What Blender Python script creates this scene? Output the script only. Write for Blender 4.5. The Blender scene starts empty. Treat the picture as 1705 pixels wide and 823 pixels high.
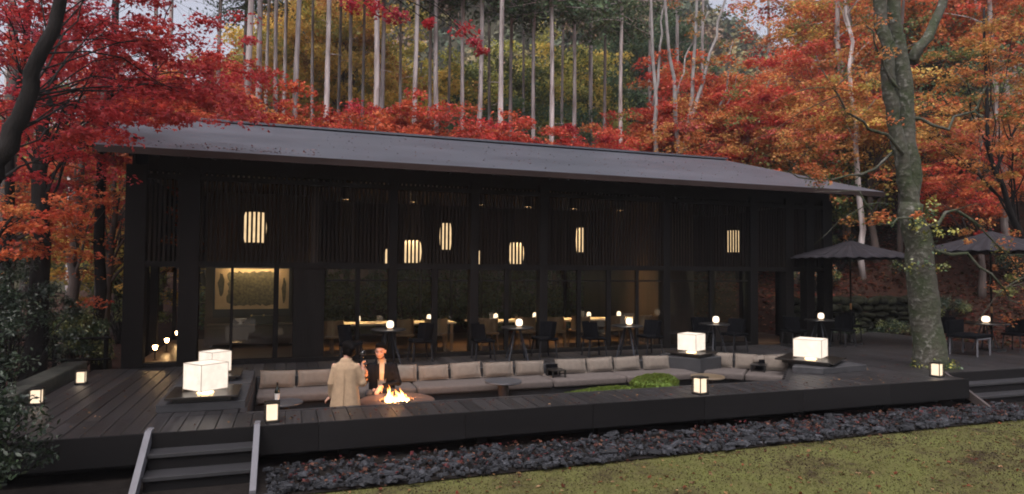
import bpy, bmesh, math, random
import numpy as np
from mathutils import Vector, Matrix
R = math.radians
sc = bpy.context.scene
col = sc.collection

# ------------------------------------------------------------------ camera, sky, sun, exposure
cd = bpy.data.cameras.new('camera'); cam = bpy.data.objects.new('camera', cd); col.objects.link(cam)
cd.sensor_width = 36.0; cd.lens = 36.0 * 1080.16 / 1705; cd.clip_start = 0.1; cd.clip_end = 2000
_yaw, _pit, _rol = .3325, .0336, -.0078
cam.matrix_world = (Matrix.Translation((0, 0, 2.0)) @ Matrix.Rotation(-_yaw, 4, 'Z') @
                    Matrix.Rotation(math.pi / 2 + _pit, 4, 'X') @ Matrix.Rotation(-_rol, 4, 'Z'))
sc.camera = cam
SUN_EL, SUN_AZ = R(62), R(215)          # azimuth clockwise from +Y: from behind and left of the camera
w = bpy.data.worlds.new('World'); sc.world = w; w.use_nodes = True
wn = w.node_tree; bg = wn.nodes['Background']
sky = wn.nodes.new('ShaderNodeTexSky'); sky.sky_type = 'NISHITA'; sky.sun_disc = False
sky.sun_elevation = SUN_EL; sky.sun_rotation = SUN_AZ; sky.air_density = 1.0; sky.dust_density = 4.0; sky.ozone_density = 1.5
hs = wn.nodes.new('ShaderNodeHueSaturation'); hs.inputs['Saturation'].default_value = 0.42
tint = wn.nodes.new('ShaderNodeMix'); tint.data_type = 'RGBA'; tint.blend_type = 'MULTIPLY'; tint.inputs[0].default_value = 1
tint.inputs[7].default_value = (1.0, 0.95, 0.965, 1)
wn.links.new(sky.outputs[0], hs.inputs['Color']); wn.links.new(hs.outputs[0], tint.inputs[6]); wn.links.new(tint.outputs[2], bg.inputs['Color'])
bg.inputs['Strength'].default_value = 0.10
sd = bpy.data.lights.new('sun', 'SUN'); sd.energy = 1.0; sd.angle = R(40); sd.color = (1.0, 0.95, 0.92)
sun = bpy.data.objects.new('sun', sd); col.objects.link(sun)
sdir = Vector((math.sin(SUN_AZ) * math.cos(SUN_EL), math.cos(SUN_AZ) * math.cos(SUN_EL), math.sin(SUN_EL)))
sun.rotation_euler = sdir.to_track_quat('Z', 'Y').to_euler()
sc.view_settings.view_transform = 'Standard'; sc.view_settings.look = 'None'; sc.view_settings.gamma = 1.0
sc.view_settings.exposure = 1.38
EXP = 2 ** 1.38                               # lamps are given in picture brightness / EXP
sc.render.engine = 'CYCLES'
sc.cycles.use_denoising = True; sc.cycles.filter_width = 1.9
sc.cycles.max_bounces = 7; sc.cycles.diffuse_bounces = 3; sc.cycles.glossy_bounces = 3
sc.cycles.transparent_max_bounces = 24; sc.cycles.transmission_bounces = 4
sc.cycles.caustics_reflective = False; sc.cycles.caustics_refractive = False
sc.cycles.sample_clamp_indirect = 4.0

# ------------------------------------------------------------------ materials
MATS = {}
def nodes(m):
    m.use_nodes = True
    return m.node_tree, m.node_tree.nodes['Principled BSDF']
def mat(name, c, rough=.6, var=.25, scale=4.0, stretch=(1, 1, 1), bump=.0, bscale=None, c2=None, metal=0., spec=.5, detail=6):
    """noise-varied colour, optional bump; object coordinates"""
    if name in MATS: return MATS[name]
    m = bpy.data.materials.new(name); nt, p = nodes(m); N = nt.nodes.new; L = nt.links.new
    tc = N('ShaderNodeTexCoord'); mp = N('ShaderNodeMapping'); mp.inputs['Scale'].default_value = stretch
    L(tc.outputs['Object'], mp.inputs['Vector'])
    oi = N('ShaderNodeObjectInfo'); ad = N('ShaderNodeVectorMath'); ad.operation = 'ADD'
    sc_ = N('ShaderNodeMath'); sc_.operation = 'MULTIPLY'; sc_.inputs[1].default_value = 37.0
    L(oi.outputs['Random'], sc_.inputs[0]); L(mp.outputs[0], ad.inputs[0]); L(sc_.outputs[0], ad.inputs[1])
    nz = N('ShaderNodeTexNoise'); nz.inputs['Scale'].default_value = scale; nz.inputs['Detail'].default_value = detail
    L(ad.outputs[0], nz.inputs['Vector'])
    rp = N('ShaderNodeValToRGB')
    a = tuple(v * (1 - var) for v in c); b = tuple(min(1, v * (1 + var)) for v in (c2 or c))
    rp.color_ramp.elements[0].color = a + (1,); rp.color_ramp.elements[1].color = b + (1,)
    rp.color_ramp.elements[0].position = .3; rp.color_ramp.elements[1].position = .7
    L(nz.outputs['Fac'], rp.inputs['Fac'])
    vm = N('ShaderNodeMix'); vm.data_type = 'RGBA'; vm.blend_type = 'MULTIPLY'; vm.inputs[0].default_value = 1
    mr = N('ShaderNodeMapRange'); mr.inputs[3].default_value = 1 - var * .6; mr.inputs[4].default_value = 1 + var * .6
    L(oi.outputs['Random'], mr.inputs[0]); L(rp.outputs[0], vm.inputs[6]); L(mr.outputs[0], vm.inputs[7])
    L(vm.outputs[2], p.inputs['Base Color'])
    p.inputs['Roughness'].default_value = rough; p.inputs['Metallic'].default_value = metal
    p.inputs['Specular IOR Level'].default_value = spec
    if bump:
        bp = N('ShaderNodeBump'); bp.inputs['Strength'].default_value = bump; bp.inputs['Distance'].default_value = .02
        n2 = N('ShaderNodeTexNoise'); n2.inputs['Scale'].default_value = bscale or scale * 3; n2.inputs['Detail'].default_value = 5
        L(ad.outputs[0], n2.inputs['Vector']); L(n2.outputs['Fac'], bp.inputs['Height']); L(bp.outputs[0], p.inputs['Normal'])
    MATS[name] = m; return m
def emis(name, c, s):
    if name in MATS: return MATS[name]
    m = bpy.data.materials.new(name); nt, p = nodes(m)
    p.inputs['Base Color'].default_value = (.25, .22, .18, 1); p.inputs['Roughness'].default_value = .9; p.inputs['Specular IOR Level'].default_value = .1
    p.inputs['Emission Color'].default_value = c + (1,); p.inputs['Emission Strength'].default_value = s / EXP
    MATS[name] = m; return m
def paper(name, c, s, top=1.0, lo=.8):
    """lit washi: noise mottles the strength of its glow"""
    if name in MATS: return MATS[name]
    m = emis(name, c, s); nt = m.node_tree; N = nt.nodes.new; L = nt.links.new; p = nt.nodes['Principled BSDF']
    tc = N('ShaderNodeTexCoord'); nz = N('ShaderNodeTexNoise'); nz.inputs['Scale'].default_value = 9; nz.inputs['Detail'].default_value = 8
    L(tc.outputs['Object'], nz.inputs['Vector'])
    mr = N('ShaderNodeMapRange'); mr.inputs[1].default_value = .3; mr.inputs[2].default_value = .7
    mr.inputs[3].default_value = s * lo / EXP; mr.inputs[4].default_value = s * 1.1 / EXP
    L(nz.outputs['Fac'], mr.inputs[0]); L(mr.outputs[0], p.inputs['Emission Strength'])
    return m
def glass(name, tintc, refl=1.0):
    if name in MATS: return MATS[name]
    m = bpy.data.materials.new(name); nt, p = nodes(m); N = nt.nodes.new; L = nt.links.new
    nt.nodes.remove(p); out = nt.nodes['Material Output']
    tr = N('ShaderNodeBsdfTransparent'); tr.inputs['Color'].default_value = tintc + (1,)
    gl = N('ShaderNodeBsdfGlossy'); gl.inputs['Roughness'].default_value = .02
    fr = N('ShaderNodeFresnel'); fr.inputs['IOR'].default_value = 1.5
    ml = N('ShaderNodeMath'); ml.operation = 'MULTIPLY'; ml.inputs[1].default_value = refl
    mx = N('ShaderNodeMixShader'); L(fr.outputs[0], ml.inputs[0]); L(ml.outputs[0], mx.inputs[0])
    L(tr.outputs[0], mx.inputs[1]); L(gl.outputs[0], mx.inputs[2]); L(mx.outputs[0], out.inputs['Surface'])
    MATS[name] = m; return m
def leafmat(name, rough=.55, trans=.35, spec=.3):
    """colour of each leaf is stored on its vertices; a little varied from tree to tree"""
    if name in MATS: return MATS[name]
    m = bpy.data.materials.new(name); nt, p = nodes(m); N = nt.nodes.new; L = nt.links.new
    at = N('ShaderNodeAttribute'); at.attribute_name = 'leafcol'
    oi = N('ShaderNodeObjectInfo'); h = N('ShaderNodeHueSaturation'); mr = N('ShaderNodeMapRange')
    mr.inputs[3].default_value = .488; mr.inputs[4].default_value = .512
    L(oi.outputs['Random'], mr.inputs[0]); L(mr.outputs[0], h.inputs['Hue']); L(at.outputs['Color'], h.inputs['Color'])
    L(h.outputs[0], p.inputs['Base Color']); p.inputs['Roughness'].default_value = rough; p.inputs['Specular IOR Level'].default_value = spec
    tl = N('ShaderNodeBsdfTranslucent'); L(h.outputs[0], tl.inputs['Color'])
    mx = N('ShaderNodeMixShader'); mx.inputs[0].default_value = trans
    L(p.outputs[0], mx.inputs[1]); L(tl.outputs[0], mx.inputs[2]); L(mx.outputs[0], nt.nodes['Material Output'].inputs['Surface'])
    MATS[name] = m; return m

# ------------------------------------------------------------------ mesh helpers
class MB:
    def __init__(s): s.v = []; s.f = []
    def add(s, v, f):
        o = len(s.v); s.v += [tuple(p) for p in v]; s.f += [tuple(i + o for i in q) for q in f]; return s
    def box(s, x0, x1, y0, y1, z0, z1):
        return s.add([(x0, y0, z0), (x1, y0, z0), (x1, y1, z0), (x0, y1, z0), (x0, y0, z1), (x1, y0, z1), (x1, y1, z1), (x0, y1, z1)],
                     [(0, 3, 2, 1), (4, 5, 6, 7), (0, 1, 5, 4), (1, 2, 6, 5), (2, 3, 7, 6), (3, 0, 4, 7)])
    def bar(s, a, b, w, h, up=(0, 0, 1)):
        a, b = Vector(a), Vector(b); d = (b - a).normalized(); u = Vector(up)
        sd_ = d.cross(u)
        if sd_.length < 1e-4: sd_ = Vector((1, 0, 0))
        sd_.normalize(); u = sd_.cross(d).normalized(); v = []
        for p in (a, b):
            for i, j in ((-1, -1), (1, -1), (1, 1), (-1, 1)): v.append(p + sd_ * (i * w / 2) + u * (j * h / 2))
        return s.add(v, [(3, 2, 1, 0), (4, 5, 6, 7), (0, 1, 5, 4), (1, 2, 6, 5), (2, 3, 7, 6), (3, 0, 4, 7)])
    def tube(s, pts, rad, n=8, cap=True):
        pts = [Vector(p) for p in pts]; k = len(pts)
        if not hasattr(rad, '__len__'): rad = [rad] * k
        v = []; f = []; ref = Vector((0.31, 0.9, 0.2))
        for i, p in enumerate(pts):
            d = (pts[min(i + 1, k - 1)] - pts[max(i - 1, 0)]).normalized()
            a = d.cross(ref)
            if a.length < 1e-3: a = d.cross(Vector((1, 0, 0)))
            a.normalize(); b = d.cross(a)
            for j in range(n):
                t = 2 * math.pi * j / n; v.append(p + (a * math.cos(t) + b * math.sin(t)) * rad[i])
        for i in range(k - 1):
            for j in range(n):
                f.append((i * n + j, i * n + (j + 1) % n, (i + 1) * n + (j + 1) % n, (i + 1) * n + j))
        if cap: f.append(tuple(range(n - 1, -1, -1))); f.append(tuple(range((k - 1) * n, k * n)))
        return s.add(v, f)
    def lathe(s, prof, n=24, c=(0, 0, 0), sx=1., sy=1.):
        v = []; f = []; k = len(prof)
        for r, z in prof:
            for j in range(n):
                t = 2 * math.pi * j / n; v.append((c[0] + r * sx * math.cos(t), c[1] + r * sy * math.sin(t), c[2] + z))
        for i in range(k - 1):
            for j in range(n): f.append((i * n + j, i * n + (j + 1) % n, (i + 1) * n + (j + 1) % n, (i + 1) * n + j))
        f.append(tuple(range(n - 1, -1, -1))); f.append(tuple(range((k - 1) * n, k * n)))
        return s.add(v, f)
    def prism(s, poly, z0, z1):
        n = len(poly)
        v = [(x, y, z0) for x, y in poly] + [(x, y, z1) for x, y in poly]
        f = [tuple(range(n - 1, -1, -1)), tuple(range(n, 2 * n))] + [(i, (i + 1) % n, n + (i + 1) % n, n + i) for i in range(n)]
        return s.add(v, f)
    def ball(s, c, r, n=12, m=8, rot=None):
        if not hasattr(r, '__len__'): r = (r, r, r)
        v = []; f = []; c = Vector(c)
        for i in range(1, m):
            a = math.pi * i / m
            for j in range(n):
                t = 2 * math.pi * j / n; p = Vector((r[0] * math.sin(a) * math.cos(t), r[1] * math.sin(a) * math.sin(t), r[2] * math.cos(a)))
                if rot: p = rot @ p
                v.append(c + p)
        top = Vector((0, 0, r[2])); bot = Vector((0, 0, -r[2]))
        if rot: top = rot @ top; bot = rot @ bot
        v += [c + top, c + bot]; T = len(v) - 2; B = len(v) - 1
        for i in range(m - 2):
            for j in range(n): f.append((i * n + j, (i + 1) * n + j, (i + 1) * n + (j + 1) % n, i * n + (j + 1) % n))
        for j in range(n): f.append((T, j, (j + 1) % n)); f.append((B, (m - 2) * n + (j + 1) % n, (m - 2) * n + j))
        return s.add(v, f)
    def mesh(s, name, smooth=False):
        me = bpy.data.meshes.new(name); me.from_pydata(s.v, [], s.f); me.update()
        if smooth: me.polygons.foreach_set('use_smooth', [True] * len(me.polygons))
        return me
    def build(s, name, m, parent=None, smooth=False, bevel=0., kind=None, seg=2):
        me = s.mesh(name, smooth); me.materials.append(m)
        o = bpy.data.objects.new(name, me); col.objects.link(o)
        if parent: o.parent = parent
        if bevel:
            b = o.modifiers.new('bevel', 'BEVEL'); b.width = bevel; b.segments = seg; b.limit_method = 'ANGLE'
        if kind: o['kind'] = kind
        return o
def B(*a): return MB().box(*a)
def empty(name, loc=(0, 0, 0), rz=0., label=None, cat=None, group=None):
    o = bpy.data.objects.new(name, None); col.objects.link(o); o.location = loc; o.rotation_euler[2] = rz
    o.empty_display_size = .1
    return tag(o, label, cat, group)
def tag(o, label=None, cat=None, group=None, kind=None):
    if label: o['label'] = label
    if cat: o['category'] = cat
    if group: o['group'] = group
    if kind: o['kind'] = kind
    return o
def obj(name, me, m=None, parent=None):
    o = bpy.data.objects.new(name, me); col.objects.link(o)
    if m and not me.materials: me.materials.append(m)
    if parent: o.parent = parent
    return o
def dup(root, loc, rz=None, scale=None, label=None, group=None):
    def cp(o, par):
        c = o.copy(); col.objects.link(c); c.parent = par
        for ch in list(o.children): cp(ch, c)
        return c
    r = cp(root, None); r.location = loc
    if rz is not None: r.rotation_euler[2] = rz
    if scale is not None: r.scale = scale if hasattr(scale, '__len__') else (scale,) * 3
    if label: r['label'] = label
    if group: r['group'] = group
    return r
ORD = ['first', 'second', 'third', 'fourth', 'fifth', 'sixth', 'seventh', 'eighth', 'ninth', 'tenth', 'eleventh', 'twelfth', 'thirteenth',
       'fourteenth', 'fifteenth', 'sixteenth', 'seventeenth', 'eighteenth', 'nineteenth', 'twentieth', 'twenty-first', 'twenty-second', 'twenty-third', 'twenty-fourth', 'twenty-fifth', 'twenty-sixth']

# ------------------------------------------------------------------ the palette of the place
DARKWOOD = mat('charred timber', (.007, .006, .0055), .8, .3, 3, (1, 1, .15), .25, 30, spec=.12)
POSTWOOD = mat('black stained post', (.006, .0052, .005), .8, .3, 3, (1, 1, .15), spec=.12)
SLATWOOD = mat('black stained slat', (.010, .0072, .006), .85, .4, 5, (1, 1, .1), spec=.1)
ROOFM = mat('dark slate metal roof', (.052, .056, .072), .46, .14, .7, (.6, 1.2, 1), .03, 3, c2=(.062, .066, .082))
EAVE = mat('brown eave board', (.022, .014, .013), .75, .3, 4, (.2, 1, 1), spec=.12)
DECKM = mat('weathered deck plank', (.023, .0215, .0225), .40, .5, 6, (1, .12, 1), .25, 40)
FASCIA = mat('black deck fascia', (.008, .0075, .008), .75, .25, 3, (.1, 1, 1), spec=.15)
PITWALL = mat('dark pit wall', (.03, .03, .033), .7, .2, 4)
PITFLOOR = mat('dark pit floor', (.02, .02, .021), .7, .25, 5)
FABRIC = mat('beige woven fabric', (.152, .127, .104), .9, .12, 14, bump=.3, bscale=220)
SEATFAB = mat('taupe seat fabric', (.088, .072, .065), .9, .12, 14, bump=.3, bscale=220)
BLACKM = mat('black lacquer', (.012, .011, .011), .3, .2, 4)
TRAYM = mat('polished dark tray', (.015, .012, .01), .3, .2, 4)
STONEP = mat('grey stone plinth', (.032, .032, .035), .6, .2, 6, bump=.1)
STEEL = mat('pale painted steel', (.13, .13, .145), .45, .12, 5)
BLACKFAB = mat('black chair fabric', (.004, .0043, .0055), .95, .2, 20, spec=.04)
TANWOOD = mat('tan timber chair', (.26, .17, .095), .6, .2, 6, (1, 1, .3))
BENCHCLOTH = mat('pale table top', (.55, .5, .4), .6, .1, 6)
INWOOD = mat('brown interior timber', (.06, .04, .028), .6, .3, 3, (1, 1, .2))
FLOORW = mat('warm interior floor', (.07, .042, .024), .4, .3, 3, (.3, 2, 1))
GLASSM = glass('window glass', (.82, .82, .78))
PAPER = paper('lit paper box', (1.0, .875, .745), .98, lo=.86)
PAPER_S = paper('lit small lantern', (1.0, .76, .52), 1.3)
PEND = paper('lit pendant paper', (1.0, .70, .38), 1.15)
TLAMP = emis('lit table lamp', (1.0, .78, .55), 2.2)
LEAF = leafmat('autumn leaf', trans=.45); LEAFG = leafmat('glossy green leaf', .4, .15, .5); NEEDLE = leafmat('conifer needle', .7, .1, .2)
BARKD = mat('dark maple bark', (.011, .0095, .009), .9, .4, 6, (1, 1, .4), .8, 25, spec=.15)
BARKC = mat('pale cedar bark', (.29, .225, .205), .9, .5, 7, (1, 1, .12), .6, 14, c2=(.36, .32, .31))
BARKP = mat('pale lichen bark', (.28, .26, .25), .85, .3, 5, (1, 1, .5), .3, 14)
BARKM = mat('brown bark', (.07, .052, .045), .9, .4, 5, (1, 1, .25), .5, 14)

# ------------------------------------------------------------------ ground and hills: one sheet
def sm(a, b, t):
    t = np.clip((t - a) / (b - a), 0, 1); return t * t * (3 - 2 * t)
def height(x, y):
    x = np.asarray(x, float); y = np.asarray(y, float)
    z = np.full(np.broadcast(x, y).shape, -.56)
    z = z + .018 * np.sin(x * .9 + 1) * np.sin(y * .8) * sm(8, 6, y)
    z = z + sm(19, 42, y) * 3.6 * sm(-16, -2, x)
    z = z + sm(16.0, 30, x) * 4.2 * sm(13, 20, y) + sm(17.3, 18.6, y) * 1.45 * sm(16.2, 17.0, x)
    z = z + sm(19.5, 34, x) * 3.0 * sm(6, 13, y)
    hill = 78 * np.exp(-((x - 42) / 55.) ** 2) * sm(50, 140, y)
    z = z + hill + 40 * sm(70, 150, x) * sm(10, 60, y) * .6
    z = z + sm(-6, -26, x) * 1.2
    return z
def make_ground():
    gx = np.unique(np.concatenate([np.linspace(-600, -40, 12), np.linspace(-40, -6, 18), np.linspace(-6, 24, 91), np.linspace(24, 60, 37), np.linspace(60, 600, 24)]))
    gy = np.unique(np.concatenate([np.linspace(-600, -20, 12), np.linspace(-20, 2, 12), np.linspace(2, 24, 73), np.linspace(24, 60, 37), np.linspace(60, 170, 24), np.linspace(170, 900, 12)]))
    X, Y = np.meshgrid(gx, gy); Z = height(X, Y)
    inside = (X > -3.4) & (X < 15.5) & (Y > 9.0) & (Y < 20); Z = np.where(inside, -.75, Z)
    v = np.stack([X, Y, Z], -1).reshape(-1, 3); nx = len(gx)
    f = [(j * nx + i, j * nx + i + 1, (j + 1) * nx + i + 1, (j + 1) * nx + i) for j in range(len(gy) - 1) for i in range(nx - 1)]
    me = bpy.data.meshes.new('ground'); me.from_pydata(v.tolist(), [], f); me.update()
    me.polygons.foreach_set('use_smooth', [True] * len(f))
    m = bpy.data.materials.new('moss and leaf litter'); nt, p = nodes(m); N = nt.nodes.new; L = nt.links.new
    tc = N('ShaderNodeTexCoord'); n1 = N('ShaderNodeTexNoise'); n1.inputs['Scale'].default_value = 1.3; n1.inputs['Detail'].default_value = 8; n1.inputs['Roughness'].default_value = .68
    L(tc.outputs['Object'], n1.inputs['Vector'])
    r1 = N('ShaderNodeValToRGB'); e = r1.color_ramp.elements
    e[0].position = .36; e[0].color = (.04, .027, .014, 1); e[1].position = .64; e[1].color = (.105, .11, .032, 1)
    k = e.new(.47); k.color = (.09, .084, .029, 1)
    L(n1.outputs['Fac'], r1.inputs['Fac'])
    n2 = N('ShaderNodeTexNoise'); n2.inputs['Scale'].default_value = 9; n2.inputs['Detail'].default_value = 8; n2.inputs['Roughness'].default_value = .75
    L(tc.outputs['Object'], n2.inputs['Vector'])
    r2 = N('ShaderNodeValToRGB'); e = r2.color_ramp.elements
    e[0].position = .35; e[0].color = (.012, .007, .005, 1); e[1].position = .70; e[1].color = (.07, .022, .012, 1); k = e.new(.5); k.color = (.03, .013, .008, 1)
    L(n2.outputs['Fac'], r2.inputs['Fac'])
    sp = N('ShaderNodeSeparateXYZ'); L(tc.outputs['Object'], sp.inputs[0])
    ny = N('ShaderNodeMath'); ny.operation = 'MULTIPLY_ADD'; ny.inputs[1].default_value = 1.6; L(n1.outputs['Fac'], ny.inputs[0]); L(sp.outputs['Y'], ny.inputs[2])
    mr = N('ShaderNodeMapRange'); mr.inputs[1].default_value = 8.9; mr.inputs[2].default_value = 10.2; L(ny.outputs[0], mr.inputs[0])
    mx = N('ShaderNodeMix'); mx.data_type = 'RGBA'; L(mr.outputs[0], mx.inputs[0]); L(r1.outputs[0], mx.inputs[6]); L(r2.outputs[0], mx.inputs[7])
    far = N('ShaderNodeMapRange'); far.inputs[1].default_value = 32; far.inputs[2].default_value = 48; L(ny.outputs[0], far.inputs[0])
    m2 = N('ShaderNodeMix'); m2.data_type = 'RGBA'; L(far.outputs[0], m2.inputs[0]); L(mx.outputs[2], m2.inputs[6]); m2.inputs[7].default_value = (.05, .047, .028, 1)
    L(m2.outputs[2], p.inputs['Base Color']); p.inputs['Roughness'].default_value = .95; p.inputs['Specular IOR Level'].default_value = .2
    bp = N('ShaderNodeBump'); bp.inputs['Strength'].default_value = .7; bp.inputs['Distance'].default_value = .03
    n3 = N('ShaderNodeTexNoise'); n3.inputs['Scale'].default_value = 40; n3.inputs['Detail'].default_value = 6; L(tc.outputs['Object'], n3.inputs['Vector'])
    L(n3.outputs['Fac'], bp.inputs['Height']); L(bp.outputs[0], p.inputs['Normal'])
    o = obj('ground', me, m); o['kind'] = 'structure'
make_ground()

# ------------------------------------------------------------------ terrace deck, planks, sunken seating pit
PW, GAP = .205, .007
DY0, DY1 = 8.82, 14.46        # deck front edge / facade line
PF, PB = 9.68, 12.72          # pit front edge / back edge
PX0, PX1 = -.5, 8.65
deck = B(-3.46, 12.15, DY0 + .06, PF - .02, -.2, -.045); deck.box(12.15, 18.4, 9.45, PF - .02, -.2, -.046)
deck.box(-3.46, PX0 - .03, PF - .02, DY1, -.2, -.045); deck.box(PX0 - .03, 8.9, PB + .05, DY1, -.2, -.045)
deck.prism([(PX1, PF - .02), (18.4, PF - .02), (18.4, 16.6), (14.8, 16.6), (14.8, DY1), (8.9, DY1), (8.9, PB + .05), (10.36, 11.36)], -.2, -.045)
deck = deck.build('terrace_deck', FASCIA); deck['kind'] = 'structure'
rng = random.Random(4)
plank_mesh = {}
def plank(x, y0, y1):
    ln = y1 - y0
    if ln < .08: return
    key = 'p'
    if key not in plank_mesh:
        plank_mesh[key] = MB().add([(-.5, 0, -.04), (.5, 0, -.04), (.5, 1, -.04), (-.5, 1, -.04), (-.5, 0, -.006), (.5, 0, -.006), (.5, 1, -.006), (-.5, 1, -.006),
            (-.47, 0, 0), (.47, 0, 0), (.47, 1, 0), (-.47, 1, 0)],
            [(3, 2, 1, 0), (0, 1, 5, 4), (1, 2, 6, 5), (2, 3, 7, 6), (3, 0, 4, 7), (4, 5, 9, 8), (5, 6, 10, 9), (6, 7, 11, 10), (7, 4, 8, 11), (8, 9, 10, 11)]).mesh('plank')
    o = obj('plank', plank_mesh[key], DECKM, deck)
    o.location = (x + PW / 2, y0, rng.uniform(-.0022, .0022)); o.scale = (PW - GAP - rng.random() * .002, ln, 1)
def stagger(x, y0, y1, cut=2.9):
    y = y0; first = cut * rng.uniform(.55, 1.0)
    while y1 - y > .3:
        e = min(y1, y + first); 
        if y1 - e < .5: e = y1
        plank(x, y, e - .004); y = e; first = cut
k = 0; x = -3.48
while x < 18.3:
    xc = x + PW / 2
    if xc < PX0 - .02:
        plank(x, DY0, PF - .004)
        plank(x, PF + .002, DY1 - .02)
    elif xc < PX1:
        plank(x, DY0, PF); plank(x, PB + .03, DY1 - .02)
    elif xc < 10.36:
        plank(x, DY0, PF - .004); plank(x, PF, PF + (xc - PX1) - .02)
        plank(x, max(PB + .03, 0) if xc < 9 else 12.72 - (xc - 9) + .03, DY1 - .02)
    elif xc < 12.2:
        plank(x, DY0, PF - .004); plank(x, PF, DY1 - .02)
    else:
        plank(x, 9.45, 12.4); plank(x, 12.404, DY1 - .02 if xc < 14.8 else 16.5)
    x += PW
for i in range(8):
    B(-3.5 + 1.96 * i + .003, -1.54 + 1.96 * i - .003, DY0 - .012 + .002 * (i % 2), DY0 + .02, -.36 - .004 * (i % 3), -.008).build('fascia_board', FASCIA, deck)
fb2 = B(12.2, 18.4, 9.40, 9.43, -.2, -.008).build('fascia_board', FASCIA, deck)
B(-3.53, -3.5, DY0, DY1, -.36, -.008).build('fascia_board', FASCIA, deck)
B(-3.3, 12.1, DY0 + .55, DY0 + .6, -.7, -.2).build('skirting_board', FASCIA, deck)
for i in range(9):
    B(-3.2 + i * 1.95, -3.05 + i * 1.95, DY0 + .35, DY0 + .5, -.75, -.2).build('support_post', FASCIA, deck)
# pit
pit = MB()
PP = [(PX0, PF), (PX1, PF), (10.33, 11.36), (8.97, 12.72), (PX0, 12.72)]
FLZ = -.6
pit.add([(x, y, FLZ) for x, y in PP], [tuple(range(5))])
pit_floor = pit.build('pit_floor', PITFLOOR); pit_floor['kind'] = 'structure'
for i in range(5):
    a, b = Vector(PP[i] + (0,)), Vector(PP[(i + 1) % 5] + (0,)); n = (b - a).normalized(); o_ = Vector((n.y, -n.x, 0)) * .02
    q = MB().bar(a + o_ + Vector((0, 0, -.302)), b + o_ + Vector((0, 0, -.302)), .04, .59).build('pit_wall', PITWALL, pit_floor)
for i in range(5):
    a, b = Vector(PP[i] + (0,)), Vector(PP[(i + 1) % 5] + (0,)); n = (b - a).normalized(); o_ = Vector((n.y, -n.x, 0)) * .045
    MB().bar(a + o_ + Vector((0, 0, -.01)), b + o_ + Vector((0, 0, -.01)), .09, .034).build('coping', DECKM, pit_floor)
# low kerb beside the deck on the left
tag(B(-4.0, -3.62, 9.6, 14.6, -.6, .16).build('low_wall', mat('mossy stone kerb', (.035, .036, .028), .9, .4, 6, bump=.6, bscale=18), bevel=.03),
    'low dark mossy wall along the left deck edge behind two small lanterns', 'wall')

# stone plinths under the big lanterns
def plinth(poly, z0, z1, label):
    o = MB().prism(poly, z0, z1).build('lantern_plinth', STONEP, bevel=.006)
    return tag(o, label, 'plinth', 'plinths under box lanterns')
plinth([(-1.66, 9.95), (-.53, 9.95), (-.53, 11.3), (-1.66, 11.3)], .001, .115, 'low grey plinth under the front left paper lantern, above the steps')
plinth([(-1.66, 11.42), (-.53, 11.42), (-.53, 12.75), (-1.66, 12.75)], .001, .115, 'low grey plinth under the rear left paper lantern')
plinth([(8.42, 11.92), (9.05, 12.05), (9.28, 12.36), (8.93, 12.80), (8.5, 13.1), (7.95, 12.8), (7.93, 12.42)], -.58, .10, 'tall corner plinth between two sofa runs')
plinth([(9.85, 9.98), (11.08, 10.1), (11.2, 10.95), (10.75, 11.5), (9.45, 10.36)], .001, .115, 'low angular plinth under the right paper lantern near the front edge')

# ------------------------------------------------------------------ steps
def steps(x0, x1, y0, nm, label, rail, gap=.27, n=3):
    t = empty('deck_steps', (0, 0, 0), label=label, cat='steps', group='steps down from the deck')
    tread = mat('dark step tread', (.028, .028, .031), .5, .2, 5, (.2, 1, 1)); riser = FASCIA
    for i in range(1, n + 1):
        z = -.186 * i; y = y0 - gap * i
        B(x0, x1, y, y + gap + .05, z - .045, z).build('tread', tread, t, bevel=.004)
        B(x0 + .01, x1 - .01, y + .035, y + .055, z - .2, z - .046).build('riser', riser, t)
    for xx in (x0 - .035, x1 + .035):
        s = MB(); w_ = .034
        ya, yb = y0 + .16, y0 - gap * n - .12
        prof = [(ya, .004), (ya, .035), (y0 - .02, .035), (yb, -.5), (yb, -.66), (y0 - .02, -.14)]
        v = [(xx - w_, a, b) for a, b in prof] + [(xx + w_, a, b) for a, b in prof]; m_ = len(prof)
        s.add(v, [tuple(range(m_)), tuple(range(2 * m_ - 1, m_ - 1, -1))] + [(i, m_ + i, m_ + (i + 1) % m_, (i + 1) % m_) for i in range(m_)])
        s.build('stringer', rail, t)
    return t
steps(-1.5, -.36, DY0 - .015, 'l', 'dark steps with pale grey stringers below the front left lantern', STEEL)
steps(12.33, 15.6, 9.39, 'r', 'wide dark steps with brown stringer at the right end of the deck', mat('brown steel stringer', (.045, .035, .032), .5, .2, 4))

# ------------------------------------------------------------------ pavilion
FY = 14.5
pav = empty('pavilion', (5.8, 16.5, 0), label='long black timber pavilion with grey metal roof and slatted upper front', cat='building')
PO = Vector((-5.8, -16.5, 0))
def P(mb, name, m, parent=None, **k):
    mb.v = [(a + PO.x, b + PO.y, c) for a, b, c in mb.v]
    return mb.build(name, m, parent or pav, **k)
def Pc(mb, name, m, parent, **k):       # sub-part: the parent sits at the pavilion's origin
    return P(mb, name, m, parent, **k)
EY, RY, EZ, RZ = 13.5, 20.0, 4.2, 6.08
EL, ER, RL, RR = -3.35, 15.5, -4.35, 15.2
th = .09
rf = MB()
nU = 24
def slope(y0, y1, z0, z1):
    rf.add([(EL, y0, z0), (ER, y0, z0), (RR, y1, z1), (RL, y1, z1), (EL, y0, z0 - th), (ER, y0, z0 - th), (RR, y1, z1 - th), (RL, y1, z1 - th)],
           [(0, 1, 2, 3), (7, 6, 5, 4), (0, 4, 5, 1), (1, 5, 6, 2), (2, 6, 7, 3), (3, 7, 4, 0)])
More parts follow.
